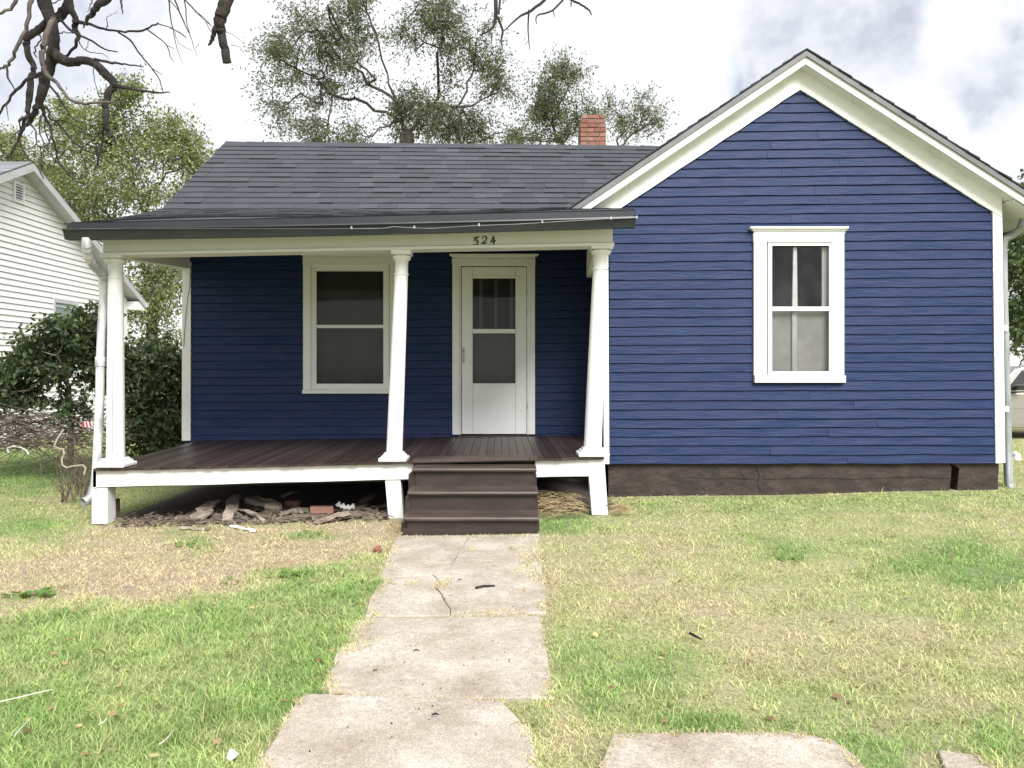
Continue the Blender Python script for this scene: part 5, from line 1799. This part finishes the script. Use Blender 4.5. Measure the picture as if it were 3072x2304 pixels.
for pts in [
    [(715, 200, 40), (830, 225, 26), (950, 265, 22), (1080, 290, 18), (1220, 290, 20), (1350, 270, 18), (1455, 212, 14)],
    [(1450, 215, 12), (1590, 265, 9), (1720, 350, 5)], [(1080, 290, 16), (1200, 370, 18), (1270, 470, 16), (1340, 560, 14), (1400, 630, 12), (1470, 740, 10), (1500, 860, 5)],
    [(1400, 630, 10), (1495, 690, 6)], [(1360, 275, 14), (1450, 340, 12), (1540, 420, 10), (1570, 520, 8), (1612, 582, 4)], [(1540, 420, 8), (1615, 455, 4)],
    [(1040, 780, 52), (1150, 805, 30), (1300, 835, 22), (1430, 852, 18), (1568, 850, 10)], [(975, 1150, 32), (942, 1240, 22), (930, 1380, 26), (905, 1490, 20), (868, 1572, 8)],
    [(960, 1170, 14), (880, 1270, 12), (790, 1340, 12), (740, 1400, 12), (790, 1500, 10), (797, 1650, 6)], [(870, 548, 26), (1030, 580, 24), (1150, 590, 16), (1322, 616, 10)],
    [(1095, 810, 14), (1162, 912, 7)], [(860, 630, 9), (870, 740, 7), (932, 925, 4)], [(555, 180, 22), (640, 270, 22), (740, 330, 20), (850, 380, 18), (960, 450, 14), (1085, 476, 9)],
    [(725, 370, 10), (750, 430, 9), (830, 480, 8), (950, 500, 6), (1000, 540, 4)], [(810, 380, 8), (797, 470, 6)], [(60, 605, 22), (75, 720, 18), (145, 832, 9)],
    [(385, 675, 32), (250, 740, 28), (150, 830, 26), (60, 950, 22), (-30, 1070, 16)], [(60, 965, 10), (75, 1115, 5)], [(440, 770, 20), (530, 880, 22), (600, 990, 18), (690, 1105, 14), (790, 1140, 10), (768, 1285, 5)],
    [(385, 970, 38), (410, 1060, 30), (460, 1160, 26), (490, 1280, 20), (520, 1400, 18), (545, 1500, 16), (620, 1590, 12), (695, 1670, 7)],
    [(400, 980, 30), (450, 1020, 20), (462, 1090, 22), (530, 1130, 20), (620, 1240, 20), (700, 1330, 16), (800, 1390, 14), (920, 1440, 12), (1040, 1510, 9), (1118, 1536, 5)],
    [(480, 1110, 14), (600, 1120, 10), (742, 1182, 5)], [(260, 1130, 20), (330, 1210, 14), (340, 1330, 12), (390, 1370, 10), (402, 1465, 6)], [(370, 1060, 14), (375, 1230, 12), (430, 1380, 10), (540, 1500, 9), (655, 1592, 4)],
    [(460, 1130, 14), (467, 1250, 16), (428, 1375, 8)], [(930, 1450, 9), (992, 1595, 5)], [(360, 320, 14), (380, 360, 12), (330, 440, 14), (320, 500, 12), (340, 530, 8)],
    [(2070, 290, 6), (2140, 320, 5), (2230, 380, 3)], [(2130, 415, 6), (2205, 430, 4), (2270, 520, 2)], [(540, 305, 12), (600, 300, 10), (680, 305, 8)],
    [(340, 1330, 8), (290, 1360, 8), (300, 1395, 5)], [(560, 1010, 8), (610, 1080, 6), (640, 1150, 4)], [(480, 30, 12), (560, 0, 8)], [(855, 0, 10), (830, 60, 8), (805, 112, 4)], [(1110, -20, 22), (1120, 60, 16), (1130, 130, 7)],
    [(980, 165, 7), (990, 240, 8), (985, 265, 5)], [(980, 165, 5), (1030, 130, 4), (1085, 108, 3)], [(170, 1110, 26), (270, 1065, 30), (360, 990, 30)], [(180, 1120, 14), (190, 1220, 12), (170, 1290, 10)], [(250, 1160, 14), (150, 1230, 12), (88, 1305, 6)],
]:
    twig(pts, Y0=5.15 + random.uniform(-0.12, 0.12), Y1=5.1 + random.uniform(-0.25, 0.25))
for pts in [
    [(1560, -30, 16), (1570, 150, 12), (1600, 290, 10), (1640, 470, 6), (1690, 592, 3)], [(1600, -30, 16), (1680, 170, 12), (1740, 300, 9), (1790, 430, 6), (1818, 522, 3)], [(1700, -30, 14), (1720, 200, 10), (1752, 332, 6)],
    [(1680, -30, 14), (1830, 130, 13), (1952, 242, 9)], [(1610, 290, 6), (1650, 400, 5), (1780, 470, 3)], [(1800, 110, 6), (1880, 160, 5), (1935, 220, 4)], [(1560, 255, 6), (1660, 300, 5), (1725, 352, 3)], [(1540, -20, 10), (1640, 90, 8), (1700, 205, 6)], [(1900, 200, 8), (1940, 290, 7)], [(1800, 440, 5), (1845, 380, 3)]]:
    twig(pts, Y0=4.9, Y1=4.8)
for pts in [[(1000, -30, 28), (1000, 100, 26), (980, 180, 16), (900, 232, 8)], [(1012, 110, 20), (1045, 200, 16), (1035, 260, 12), (1045, 305, 8)], [(970, 190, 8), (972, 270, 5)], [(1030, -20, 16), (1020, 90, 14)], [(1340, -20, 20), (1230, 70, 18), (1140, 120, 12), (1055, 200, 6)],
            [(1215, 70, 12), (1210, 200, 9), (1222, 325, 4)], [(1210, 270, 5), (1190, 292, 3)], [(1445, -10, 14), (1370, 65, 12), (1270, 100, 10), (1265, 155, 5)], [(1370, 65, 8), (1382, 108, 5)], [(1470, -10, 16), (1560, 35, 14), (1600, 60, 12), (1622, 96, 7)], [(1490, 10, 10), (1488, 45, 6)], [(530, -10, 7), (470, 70, 6), (405, 150, 5)], [(685, -10, 8), (640, 100, 5), (628, 180, 3)]]:
    twig(pts, Y0=5.6, Y1=5.4, sc=0.46293, ox=1024)
tw.build('twigs', M_BARKD, dt, smooth=True, kind='stuff')
# limbs that carry the twigs at top centre, above the picture
MB().tube([FORK, (-3.0, 5.4, 6.0), (-0.6, 5.5, 5.2), (-0.05, 5.6, 4.1)], [0.13, 0.09, 0.05, 0.015], 8, jitter=0.08).build('limb', M_BARKD, dt, smooth=True)
MB().tube([(-0.9, 5.5, 5.35), (0.1, 5.6, 4.9), (0.42, 5.6, 4.15)], [0.05, 0.03, 0.012], 7, jitter=0.08).build('limb', M_BARKD, dt, smooth=True)
MB().tube([(-2.0, 5.4, 5.8), (-1.6, 5.1, 4.9), (-2.15, 4.9, 3.9)], [0.06, 0.03, 0.012], 7, jitter=0.08).build('limb', M_BARKD, dt, smooth=True)
MB().tube([(-6.3, 5.6, -0.1), (-6.35, 5.65, 1.2), (-6.2, 5.6, 2.8), (-5.9, 5.6, 4.0), FORK + Vector((0, 0, 0.3))], [0.42, 0.33, 0.29, 0.25, 0.18], 14, jitter=0.06).build('trunk', M_BARKD, dt, smooth=True)
MB().tube([FORK, (-6.3, 5.9, 6.2), (-7.2, 6.3, 7.3)], [0.16, 0.1, 0.04], 9, jitter=0.08).build('limb', M_BARKD, dt, smooth=True)

# ------------------------------------------------------------------ parked car beyond the right corner
YCr = 15.4
M_CAR = simple_mat('silver_car_paint', (0.34, 0.33, 0.30), (0.36, 0.35, 0.32), 2, 0.25, bmp=0, metal=0.5)
M_TYRE = simple_mat('tyre_rubber', (0.02, 0.02, 0.02), (0.03, 0.03, 0.03), 10, 0.8, bmp=0.2)
M_CGL = simple_mat('car_glass', (0.02, 0.026, 0.028), (0.035, 0.04, 0.04), 2, 0.05, bmp=0)
car = empty('parked_car', (11.0, YCr + 0.9, 0), label='silver car parked on the grass at the right edge, behind the downspout', cat='car')
fx = 8.75
pr = [(0, 0.30), (0.02, 0.62), (0.12, 0.76), (1.05, 0.90), (1.15, 0.92), (4.45, 0.98), (4.58, 0.85), (4.62, 0.45), (4.55, 0.24), (3.98, 0.22), (3.86, 0.42), (3.66, 0.55), (3.44, 0.55), (3.24, 0.42), (3.12, 0.22), (1.42, 0.22), (1.30, 0.42), (1.10, 0.55), (0.88, 0.55), (0.68, 0.42), (0.56, 0.22), (0.1, 0.24)]
MB().hexa([(fx + a, YCr, b) for a, b in pr], [(fx + a, YCr + 1.78, b) for a, b in pr]).build('body', M_CAR, car, bevel=0.03)
cab0 = [(1.10, 0.93), (1.62, 1.40), (1.85, 1.46), (3.2, 1.47), (3.55, 1.42), (4.30, 1.00)]
cabin = MB().hexa([(fx + a, YCr + 0.03 + (b - 0.93) * 0.28, b) for a, b in cab0], [(fx + a, YCr + 1.75 - (b - 0.93) * 0.28, b) for a, b in cab0]).build('cabin', M_CAR, car, bevel=0.03)


def car_pane(pts):
    fr = [Vector((fx + a, YCr + 0.024 + (b - 0.93) * 0.28, b)) for a, b in pts]
    MB().hexa(fr, [p + Vector((0, 0.006, 0)) for p in fr]).build('side_window', M_CGL, car)


car_pane([(1.36, 0.98), (1.74, 1.37), (2.28, 1.40), (2.28, 0.99)])
car_pane([(2.36, 0.99), (2.36, 1.40), (3.15, 1.40), (3.3, 1.0)])
MB().hexa([(fx + 1.45, YCr - 0.16, 0.98), (fx + 1.62, YCr - 0.16, 0.98), (fx + 1.62, YCr - 0.16, 1.10), (fx + 1.45, YCr - 0.16, 1.10)], [(fx + 1.50, YCr + 0.02, 1.0), (fx + 1.58, YCr + 0.02, 1.0), (fx + 1.58, YCr + 0.02, 1.08), (fx + 1.50, YCr + 0.02, 1.08)]).build('wing_mirror', M_BLACK, car, bevel=0.02)
for zz in (0.62, 0.30):
    MB().box(fx + 1.35, fx + 3.2, YCr - 0.008, YCr + 0.01, zz, zz + 0.035).build('side_trim', M_CAR, car)
MB().box(fx + 2.05, fx + 2.2, YCr - 0.03, YCr, 0.83, 0.86).build('door_handle', M_CAR, car)
for wx in (0.99, 3.55):
    for yy in (YCr + 0.02, YCr + 1.56):
        wh = MB()
        wh.tube([(fx + wx, yy, 0.31), (fx + wx, yy + 0.2, 0.31)], 0.31, 22).build('wheel', M_TYRE, car, smooth=True)
        MB().tube([(fx + wx, yy - 0.008, 0.31), (fx + wx, yy + 0.02, 0.31)], 0.19, 16).build('rim', M_GALV, car)
MB().tube([P(3040, 1358, 11.6), P(3047, 1366, 11.6), P(3051, 1380, 11.6), P(3046, 1392, 11.6)], [0.03, 0.06, 0.07, 0.05], 8, jitter=0.3).build('plastic_bag', M_CORD, None, label='small white plastic bag on the grass right of the grey downspout', cat='bag')

# ------------------------------------------------------------------ litter under and round the porch
def splinter(name, a, b, wid, thick, mat, label=None, cat=None, bend=0.02, group=None, n=8):
    """a torn strip of wood or bark from a to b"""
    a, b = Vector(a), Vector(b)
    t = (b - a).normalized(); s_ = t.cross(Vector((0, 0, 1))).normalized(); u = s_.cross(t)
    top, bot = [], []
    Lp, Rp = [], []
    for k in range(n + 1):
        f_ = k / n
        c = a.lerp(b, f_) + u * (math.sin(math.pi * f_) * bend)
        w_ = wid * random.uniform(0.65, 1.1) * (random.uniform(0.35, 0.8) if k in (0, n) else 1)
        o1 = s_ * random.uniform(-0.2, 0.2) * wid + t * random.uniform(-0.02, 0.02)
        Lp.append(c + o1 + s_ * w_ / 2 + u * random.uniform(-0.008, 0.008)); Rp.append(c + o1 - s_ * w_ / 2 + t * random.uniform(-0.03, 0.03))
    m = MB()
    vs_, fs_ = [], []
    for k in range(n + 1):
        tk = thick * random.uniform(0.7, 1.2)
        vs_ += [Lp[k], Rp[k], Rp[k] + u * tk, Lp[k] + u * tk]
    for k in range(n):
        q = k * 4
        for j in range(4):
            fs_.append((q + j, q + (j + 1) % 4, q + 4 + (j + 1) % 4, q + 4 + j))
    fs_ += [(3, 2, 1, 0), (n * 4, n * 4 + 1, n * 4 + 2, n * 4 + 3)]
    o = m.add(vs_, fs_).build(name, mat, None)
    prop(o, label, cat, group)
    return o


def gp2(px, py, dz=0.0):
    q = ground_pt(px, py); q.z += dz + (0.025 if py < 1560 and px < 1200 else 0)
    return q


splinter('bark_slab', gp2(588, 1548, 0.0), gp2(650, 1518, 0.09), 0.16, 0.02, M_WOOD, 'broad pale rotten bark slab leaning up, leftmost of the debris under the porch', 'wood debris', group='rotten wood under the porch')
splinter('bark_slab', gp2(690, 1552, 0.0), gp2(705, 1500, 0.10), 0.12, 0.03, M_WOOD, 'upright split log stump end among the debris under the porch', 'wood debris', group='rotten wood under the porch')
splinter('bark_slab', gp2(712, 1530, 0.04), gp2(795, 1556, 0.0), 0.06, 0.015, M_WOOD, 'long curved pale bark strip falling to the right beside the split stump', 'wood debris', 0.03, group='rotten wood under the porch')
splinter('bark_slab', gp2(748, 1508, 0.05), gp2(838, 1528, 0.02), 0.17, 0.05, M_WOOD, 'thick weathered wood chunk behind the curved bark strip', 'wood debris', group='rotten wood under the porch')
splinter('bark_slab', gp2(545, 1567, 0.012), gp2(635, 1572, 0.012), 0.07, 0.012, M_WOOD, 'flat tan splinter lying on dry grass in front of the debris', 'wood debris', 0.0, group='rotten wood under the porch')
splinter('bark_slab', gp2(688, 1562, 0.012), gp2(770, 1583, 0.012), 0.05, 0.012, M_TRIM, 'white painted board splinter lying in the grass before the porch', 'wood debris', 0.0, group='rotten wood under the porch')
splinter('bark_slab', gp2(952, 1562, 0.012), gp2(1052, 1550, 0.03), 0.09, 0.025, M_WOOD, 'tan splintered board below the white rag', 'wood debris', 0.01, group='rotten wood under the porch')
splinter('bark_slab', gp2(850, 1535, 0.0), gp2(925, 1532, 0.02), 0.14, 0.03, M_WOOD, 'brown rotten plank piece just left of the red brick', 'wood debris', 0.01, group='rotten wood under the porch')
splinter('bark_slab', gp2(1068, 1530, 0.0), gp2(1118, 1502, 0.06), 0.10, 0.02, M_CHIP, 'dark bark slab leaning between the white rag and the middle leg', 'wood debris', 0.01, group='rotten wood under the porch')
splinter('bark_slab', gp2(850, 1486, 0.02), gp2(898, 1477, 0.03), 0.06, 0.01, M_WOOD, 'pale curled bark in the shadow far under the porch', 'wood debris', 0.03, group='rotten wood under the porch')


def loose_brick(px, py, rz, sx, label, Y=None):
    q = gp2(px, py)
    m = MB()
    hx, hy, hz = 0.1 * sx, 0.05, 0.03
    m.box(-hx, hx, -hy, hy, 0, 2 * hz)
    o = m.build('loose_brick', M_BRICK, None, bevel=0.004)
    o.location = (q.x, q.y, q.z + 0.012); o.rotation_euler = (0, 0.03, rz)
    return prop(o, label, 'brick')


loose_brick(965, 1536, 0.25, 1.1, 'whole red brick lying among the wood debris under the porch')
loose_brick(878, 1512, -0.1, 0.7, 'half buried red brick in the shadow behind the rotten plank')
q = gp2(1131, 1652)
m = MB().tube([q + Vector((-0.03, 0, 0.012)), q + Vector((-0.01, 0.005, 0.022)), q + Vector((0.015, 0, 0.024)), q + Vector((0.035, 0, 0.012))], [0.01, 0.026, 0.03, 0.012], 6, jitter=0.25)
prop(m.build('brick_fragment', M_BRICK, None), 'small broken brick piece in the dry grass left of the path', 'brick')
q = gp2(1025, 1530, 0.04)
m = MB()
for k in range(4):
    a = q + Vector((-0.06 + 0.045 * k, random.uniform(-.02, .02), random.uniform(-.01, .02)))
    m.tube([a, a + Vector((0.03, 0.01, 0.015)), a + Vector((0.05, 0, -0.012))], [0.012, 0.026, 0.014], 6, jitter=0.35)
prop(m.build('white_rag', M_CORD, None, smooth=True), 'crumpled white rag beside the red brick under the porch', 'rag')
ch = MB()
for i in range(520):
    Y = random.uniform(7.2, 7.75)
    x = PX(random.uniform(400, 1180), 7.4) + random.uniform(-0.2, 0.1)
    if random.random() < 0.5: Y = random.uniform(7.12, 7.5)
    z_ = float(gz(x, Y)) + random.uniform(0.0, 0.03)
    a_ = random.uniform(0, math.pi); L = random.uniform(0.02, 0.10); wd = random.uniform(0.006, 0.03)
    d = Vector((math.cos(a_), math.sin(a_), random.uniform(-0.3, 0.5))).normalized() * L / 2
    s_ = Vector((-math.sin(a_), math.cos(a_), random.uniform(-0.3, 0.3))) * wd / 2
    c = Vector((x, Y, z_ + 0.01)); u = Vector((0, 0, random.uniform(0.003, 0.01)))
    ch.add([c - d - s_, c + d - s_, c + d + s_, c - d + s_, c - d - s_ + u, c + d - s_ + u, c + d + s_ + u, c - d + s_ + u], [(4, 5, 6, 7), (0, 1, 5, 4), (1, 2, 6, 5), (2, 3, 7, 6), (3, 0, 4, 7)])
for i in range(85):
    Y = random.uniform(7.2, 7.95); x = PX(random.uniform(520, 1170), 7.4)
    a_ = random.gauss(0, 0.7); L = random.uniform(0.10, 0.3); wd_ = random.uniform(0.015, 0.06)
    d = Vector((math.cos(a_), math.sin(a_) * 0.6, random.uniform(-0.15, 0.3))).normalized() * L / 2
    s_ = Vector((-math.sin(a_), math.cos(a_), random.uniform(-0.5, 0.5))).normalized() * wd_ / 2
    c = Vector((x, Y, float(gz(x, Y)) + random.uniform(0.008, 0.03))); u = Vector((0, 0, random.uniform(0.006, 0.02)))
    k1 = random.uniform(0.2, 0.9); k2 = random.uniform(0.2, 0.9)
    ch.add([c - d - s_ * k1, c + d - s_ * k2, c + d + s_ * k2, c - d + s_ * k1, c - d - s_ * k1 + u, c - s_ * 1.1 + u * 1.6, c + d - s_ * k2 + u, c + d + s_ * k2 + u, c + s_ + u * 1.4, c - d + s_ * k1 + u],
           [(4, 5, 8, 9), (5, 6, 7, 8), (0, 1, 6, 5, 4), (1, 2, 7, 6), (2, 3, 9, 8, 7), (3, 0, 4, 9)])
prop(ch.build('wood_chips', M_CHIP, None), 'scattered rotten wood chips and bark on the soil under the porch', 'wood chips', kind='stuff')

# dry stalks heaped by the right leg
st = MB()
for i in range(420):
    px = random.uniform(1612, 1745); py = random.uniform(1462, 1525)
    if random.random() < 0.2: px, py = random.uniform(1835, 1875), random.uniform(1495, 1520)
    if random.random() < 0.12: px, py = random.uniform(1195, 1225), random.uniform(1560, 1600)
    q = P(px, py, 7.55 - (py - 1462) / 73 * 0.55)
    q.z = max(q.z, float(gz(q.x, q.y)) + 0.004) * random.uniform(0.35, 1.0)
    q.z = max(q.z, float(gz(q.x, q.y)) + 0.004)
    a_ = random.uniform(-0.6, 0.6) + (math.pi if random.random() < .5 else 0)
    d = Vector((math.cos(a_), random.uniform(-.5, .5), random.uniform(-.1, .45))).normalized()
    L = random.uniform(0.06, 0.16); pts = []
    for k in range(4):
        pts.append(q.copy()); q += d * L / 3; d = (d + Vector((0, 0, -0.35)) + Vector((random.uniform(-.2, .2), random.uniform(-.2, .2), 0))).normalized()
        q.z = max(q.z, float(gz(q.x, q.y)) + 0.003)
    st.tube(pts, [0.0022, 0.0022, 0.0018, 0.001], 4, cap=False)
prop(st.build('dry_straw', simple_mat('straw', (0.24, 0.17, 0.09), (0.46, 0.36, 0.2), 10, 0.8, bmp=0), None), 'heap of dry straw beside the right porch leg', 'straw', kind='stuff')

# hose by the shrub, flag scrap
hs = [(190, 1290, 10.0), (170, 1320, 9.8), (163, 1340, 9.6), (175, 1345, 9.5), (190, 1348, 9.5), (193, 1362, 9.4), (185, 1380, 9.3), (188, 1396, 9.2), (200, 1403, 9.1), (220, 1398, 9.1), (250, 1396, 9.0), (258, 1405, 9.0), (252, 1424, 8.9)]
prop(MB().tube([P(*p) for p in hs], 0.011, 7).build('garden_hose', simple_mat('pale_hose', (0.36, 0.34, 0.24), (0.5, 0.47, 0.35), 8, 0.6, bmp=0), None, smooth=True), 'pale winding hose hanging from the shrub to the lawn near the porch corner', 'hose')
prop(MB().tube([P(*p) for p in [(25, 1358, 10.4), (22, 1345, 10.4), (40, 1338, 10.4), (62, 1342, 10.4), (78, 1350, 10.3), (86, 1362, 10.2)]], 0.011, 7).build('garden_hose', M_CORD, None, smooth=True), 'short white hose loop at the foot of the brush pile', 'hose')
fl = empty('striped_flag', P(262, 1275, 10.0), 'scrap of red and white striped cloth caught behind the downspout', 'flag')
for k in range(6):
    MB().prism([(246 + k * 5, 1266 - (k % 2) * 2), (251 + k * 5, 1265), (254 + k * 5, 1282 - k), (249 + k * 5, 1284 - k)], 10.0 + 0.01 * (k % 3), 0.004).build('stripe', M_CORD if k % 2 else simple_mat('red_cloth', (0.4, 0.03, 0.05), (0.5, 0.05, 0.07), 9, 0.8, bmp=0), fl)

# sticks and leaves on lawn and path
def stick(pts, r0, label, mat=M_TWIG, name='stick', dz=0.02):
    q = [gp2(a, b, dz) for a, b in pts]
    prop(MB().tube(q, [r0] * (len(q) - 1) + [r0 * 0.5], 6, jitter=0.15).build(name, mat, None), label, 'stick')


M_PALE = simple_mat('bleached_twig', (0.42, 0.39, 0.34), (0.6, 0.57, 0.5), 10, 0.8, bmp=0.1)
stick([(0, 2142), (60, 2128), (110, 2115), (158, 2104)], 0.0026, 'long pale twig lying on the green grass at the left edge', M_PALE, dz=0.045)
stick([(43, 2246), (65, 2220), (96, 2187)], 0.0026, 'pale straight twig below the long one in the lower left grass', M_PALE, dz=0.045)
stick([(478, 2272), (500, 2255), (522, 2224)], 0.0026, 'forked bleached twig in the grass left of the lowest slab', M_PALE, dz=0.045)
stick([(295, 2212), (315, 2200), (322, 2190)], 0.0026, 'short bent pale twig in the middle of the green lawn', M_PALE, dz=0.045)
stick([(1427, 1771), (1450, 1767), (1485, 1766)], 0.009, 'dark short stick lying across the cracked slab', M_BARKD, dz=0.024)
stick([(2070, 1922), (2085, 1930), (2104, 1940)], 0.007, 'dark stick lying in the dry grass right of the path', M_BARKD, dz=0.03)
for k, (px, py, lab) in enumerate(((1240, 1963, 'black crumb on the middle slab of the path'), (1372, 1750, 'dark leaf scrap on the cracked slab near the grass tuft'), (1294, 2178, 'dark crumb near the upper edge of the lowest slab'))):
    q = gp2(px, py, 0.03 if py < 2100 else 0.045)
    prop(MB().tube([q, q + Vector((0.015, 0.003, 0.004)), q + Vector((0.03, 0, 0))], [0.002, 0.004, 0.002], 5, jitter=.3).build('debris_crumb', M_BARKD, None), lab, 'debris')
cr = MB()
for i in range(55):
    px, py = random.choice([(random.uniform(1050, 1620), random.uniform(1880, 2080)), (random.uniform(820, 1560), random.uniform(2140, 2300)), (random.uniform(1120, 1600), random.uniform(1680, 1840))])
    q = gp2(px, py, 0.017 if py < 2100 else 0.037)
    s_ = random.uniform(0.002, 0.0045); a_ = random.uniform(0, 3)
    cr.tube([q, q + Vector((math.cos(a_) * s_ * 2, math.sin(a_) * s_ * 2, s_ * 0.4))], [s_ * 0.6, s_ * 0.4], 4)
prop(cr.build('path_crumbs', M_BARKD, None), 'tiny dark crumbs scattered over the concrete path', 'debris', kind='stuff')
q = gp2(683, 2296, 0.02)
prop(MB().tube([q, q + Vector((0.01, 0.02, 0.012)), q + Vector((0.02, 0.03, 0.0))], [0.008, 0.018, 0.008], 6, jitter=.3).build('paper_scrap', M_CORD, None), 'white crumpled paper scrap in the grass at the bottom edge', 'paper')

# ------------------------------------------------------------------ grass
def grass(n, x0, x1, y0, y1, seed, keep=None):
    r = np.random.default_rng(seed)
    x = r.uniform(x0, x1, n); y = y0 * (y1 / y0) ** r.random(n) if y0 > 0 else r.uniform(y0, y1, n)
    return x, y


xs_, ys_ = [], []
r = np.random.default_rng(99)
# density follows 1/y so that near blades stand closer
N = 860000
yy = 1.9 * (15.5 / 1.9) ** (r.random(N) ** 1.12)
xx = r.uniform(-1, 1, N) * (0.82 * yy + 0.9)
px = CX + F * xx / yy; py = CY + F * H / yy
ok = np.ones(N, bool)
conc = np.zeros(N, bool)
for poly in OPEN:
    jx = px + (fbm(xx, yy, 9, 3) - 0.5) * 110 * np.minimum(1, 5 / yy) + (fbm(xx, yy, 40, 13) - 0.5) * 50; jy = py + (fbm(xx, yy, 9, 4) - 0.5) * 36 + (fbm(xx, yy, 40, 14) - 0.5) * 16
    conc |= in_poly(jx, jy, poly)
tuft = np.zeros(N, bool)
for poly in TUFTS:
    tuft |= in_poly(px, py, poly)
ok &= (~conc) | tuft
# house footprints
ok &= ~((xx > -3.75) & (xx < 1.2) & (yy > 7.42))
ok &= ~((xx > 1.1) & (xx < 5.62) & (yy > 8.64))
ok &= ~((xx > -0.86) & (xx < 0.36) & (yy > 6.46))
ok &= ~((xx < -8.9))
ok &= (yy < 8.7) | (xx < -3.9) | (xx > 5.6)
dry, bare, gfr = lawn(xx, yy)
ok &= r.random(N) > bare * 1.15
thin = np.clip((fbm(xx, yy, 2.2, 131) - 0.52) * 6, 0, 1) * smooth01(1500, 1700, px)
ok &= r.random(N) < np.clip(0.15 + 1.6 * (fbm(xx, yy, 13, 71) - 0.12), 0.25, 1) * (1 - 0.55 * thin)
shade = (yy > 7.15) & (xx > -3.8) & (xx < 1.2)
ok &= ~(shade & (r.random(N) < 0.75))
xx, yy, dry, gfr, px, py = xx[ok], yy[ok], dry[ok], gfr[ok], px[ok], py[ok]
edgey = tuft[ok]
n = len(xx)
# straw fringe along the concrete
near = np.zeros(n, bool)
for poly in OPEN:
    for dx_, dy_ in ((28, 0), (-28, 0), (0, 14), (0, -14)):
        near |= in_poly(px + dx_, py + dy_, poly)
dry = np.where(near | edgey, np.maximum(dry, r.uniform(0.55, 1.0, n)), dry)
rnd = r.random(n)
cols = lawn_rgb(np.clip(dry + r.normal(0, 0.17, n), 0, 1), gfr, rnd) * 0.98
cols = cols * (r.uniform(0.75, 1.2, n) * (0.74 + 0.52 * fbm(xx, yy, 8, 81)))[:, None]
clump = fbm(xx, yy, 6, 55)
tus = np.clip((fbm(xx, yy, 4.5, 121) - 0.5) * 4, 0, 1)
hgt = (1 + 0.45 * tus) * (0.012 + 0.017 * r.random(n) + 0.03 * (r.random(n) < 0.025)) * (0.65 + 0.8 * clump) * (1.0 + 0.35 * gfr) * np.where(near | edgey, 0.62, 1.0) * (1 - 0.25 * dry)
wid = (0.0014 + 0.0011 * r.random(n)) * (0.55 + 0.17 * yy)
ang = r.uniform(0, 2 * math.pi, n)
lean = r.uniform(0.25, 1.5, n) + 0.5 * dry
ld = r.uniform(0, 2 * math.pi, n)
dx = np.cos(ld) * lean * hgt; dyy = np.sin(ld) * lean * hgt
z0 = gz(xx, yy) - 0.004
for poly, top in SLABS:
    z0 = np.where(in_poly(px, py, poly), gz(xx, yy) + top - 0.002, z0)
base = np.stack([xx, yy, z0], 1)
sdv = np.stack([np.cos(ang) * wid, np.sin(ang) * wid, np.zeros(n)], 1)
mid = base + np.stack([dx * 0.35, dyy * 0.35, hgt * 0.62], 1)
tip = base + np.stack([dx, dyy, hgt * r.uniform(0.75, 1.05, n)], 1)
Vb = np.stack([base - sdv, base + sdv, mid + sdv * 0.75, mid - sdv * 0.75, tip], 1)
ft = np.array([[0, 1, 2], [0, 2, 3], [3, 2, 4]])
faces = (np.arange(n)[:, None, None] * 5 + ft[None]).reshape(-1, 3)
cv = np.repeat(cols, 5, axis=0)
gme = np_mesh('grass', Vb.reshape(-1, 3), faces, tint_mat('grass_blades', 0.3), cv)
obj('grass', gme, None, label='patchy lawn grass, green at left front and straw coloured at right', cat='grass', kind='stuff')
# fallen leaves
lv = MB()
for i in range(170):
    px_, py_ = (random.uniform(0, 1150), random.uniform(1580, 2290)) if random.random() < 0.5 else (random.uniform(1620, 3050), random.uniform(1560, 2200))
    q = gp2(px_, py_, random.uniform(0.012, 0.03)); a_ = random.uniform(0, 6.28); L = random.uniform(0.015, 0.045)
    d = Vector((math.cos(a_), math.sin(a_), random.uniform(-.2, .4))) * L; sd_ = Vector((-math.sin(a_), math.cos(a_), random.uniform(-.3, .3))) * L * 0.4
    lv.add([q, q + d * 0.5 + sd_, q + d, q + d * 0.5 - sd_], [(0, 1, 2, 3)])
prop(lv.build('fallen_leaves', leaf_mat('dry_leaf', [(0, (0.16, 0.09, 0.05)), (0.5, (0.36, 0.24, 0.12)), (1, (0.55, 0.48, 0.2))], 0.2), None), 'small dry fallen leaves scattered over the lawn', 'leaves', kind='stuff')
# broad leaved weeds
wd = MB()
for (px_, py_, n_l, s_) in ((870, 1722, 16, 0.09), (90, 1768, 22, 0.10), (560, 1618, 14, 0.07), (930, 1600, 10, 0.06), (2360, 1690, 14, 0.06), (470, 1976, 6, 0.05), (690, 1740, 8, 0.07)):
    for k in range(n_l):
        q = gp2(px_ + random.uniform(-60, 60), py_ + random.uniform(-10, 10), 0.01)
        a_ = random.uniform(0, 6.28); L = s_ * random.uniform(0.6, 1.2)
        d = Vector((math.cos(a_), math.sin(a_), 0.45)).normalized() * L; sd_ = Vector((-math.sin(a_), math.cos(a_), 0)) * L * 0.28
        wd.add([q, q + d * 0.5 + sd_, q + d + Vector((0, 0, -0.2 * L)), q + d * 0.5 - sd_], [(0, 1, 2, 3)])
prop(wd.build('lawn_weeds', leaf_mat('weed_leaf', [(0, (0.08, 0.17, 0.03)), (1, (0.17, 0.28, 0.06))], 0.3), None), 'broad leaved green weeds in the dry part of the lawn', 'weeds', kind='stuff')
print('objects', len(bpy.data.objects), 'tris', sum(len(m.loop_triangles) if m.loop_triangles else sum(len(p.vertices) - 2 for p in m.polygons) if len(m.polygons) < 5000 else len(m.polygons) * 2 for m in bpy.data.meshes))
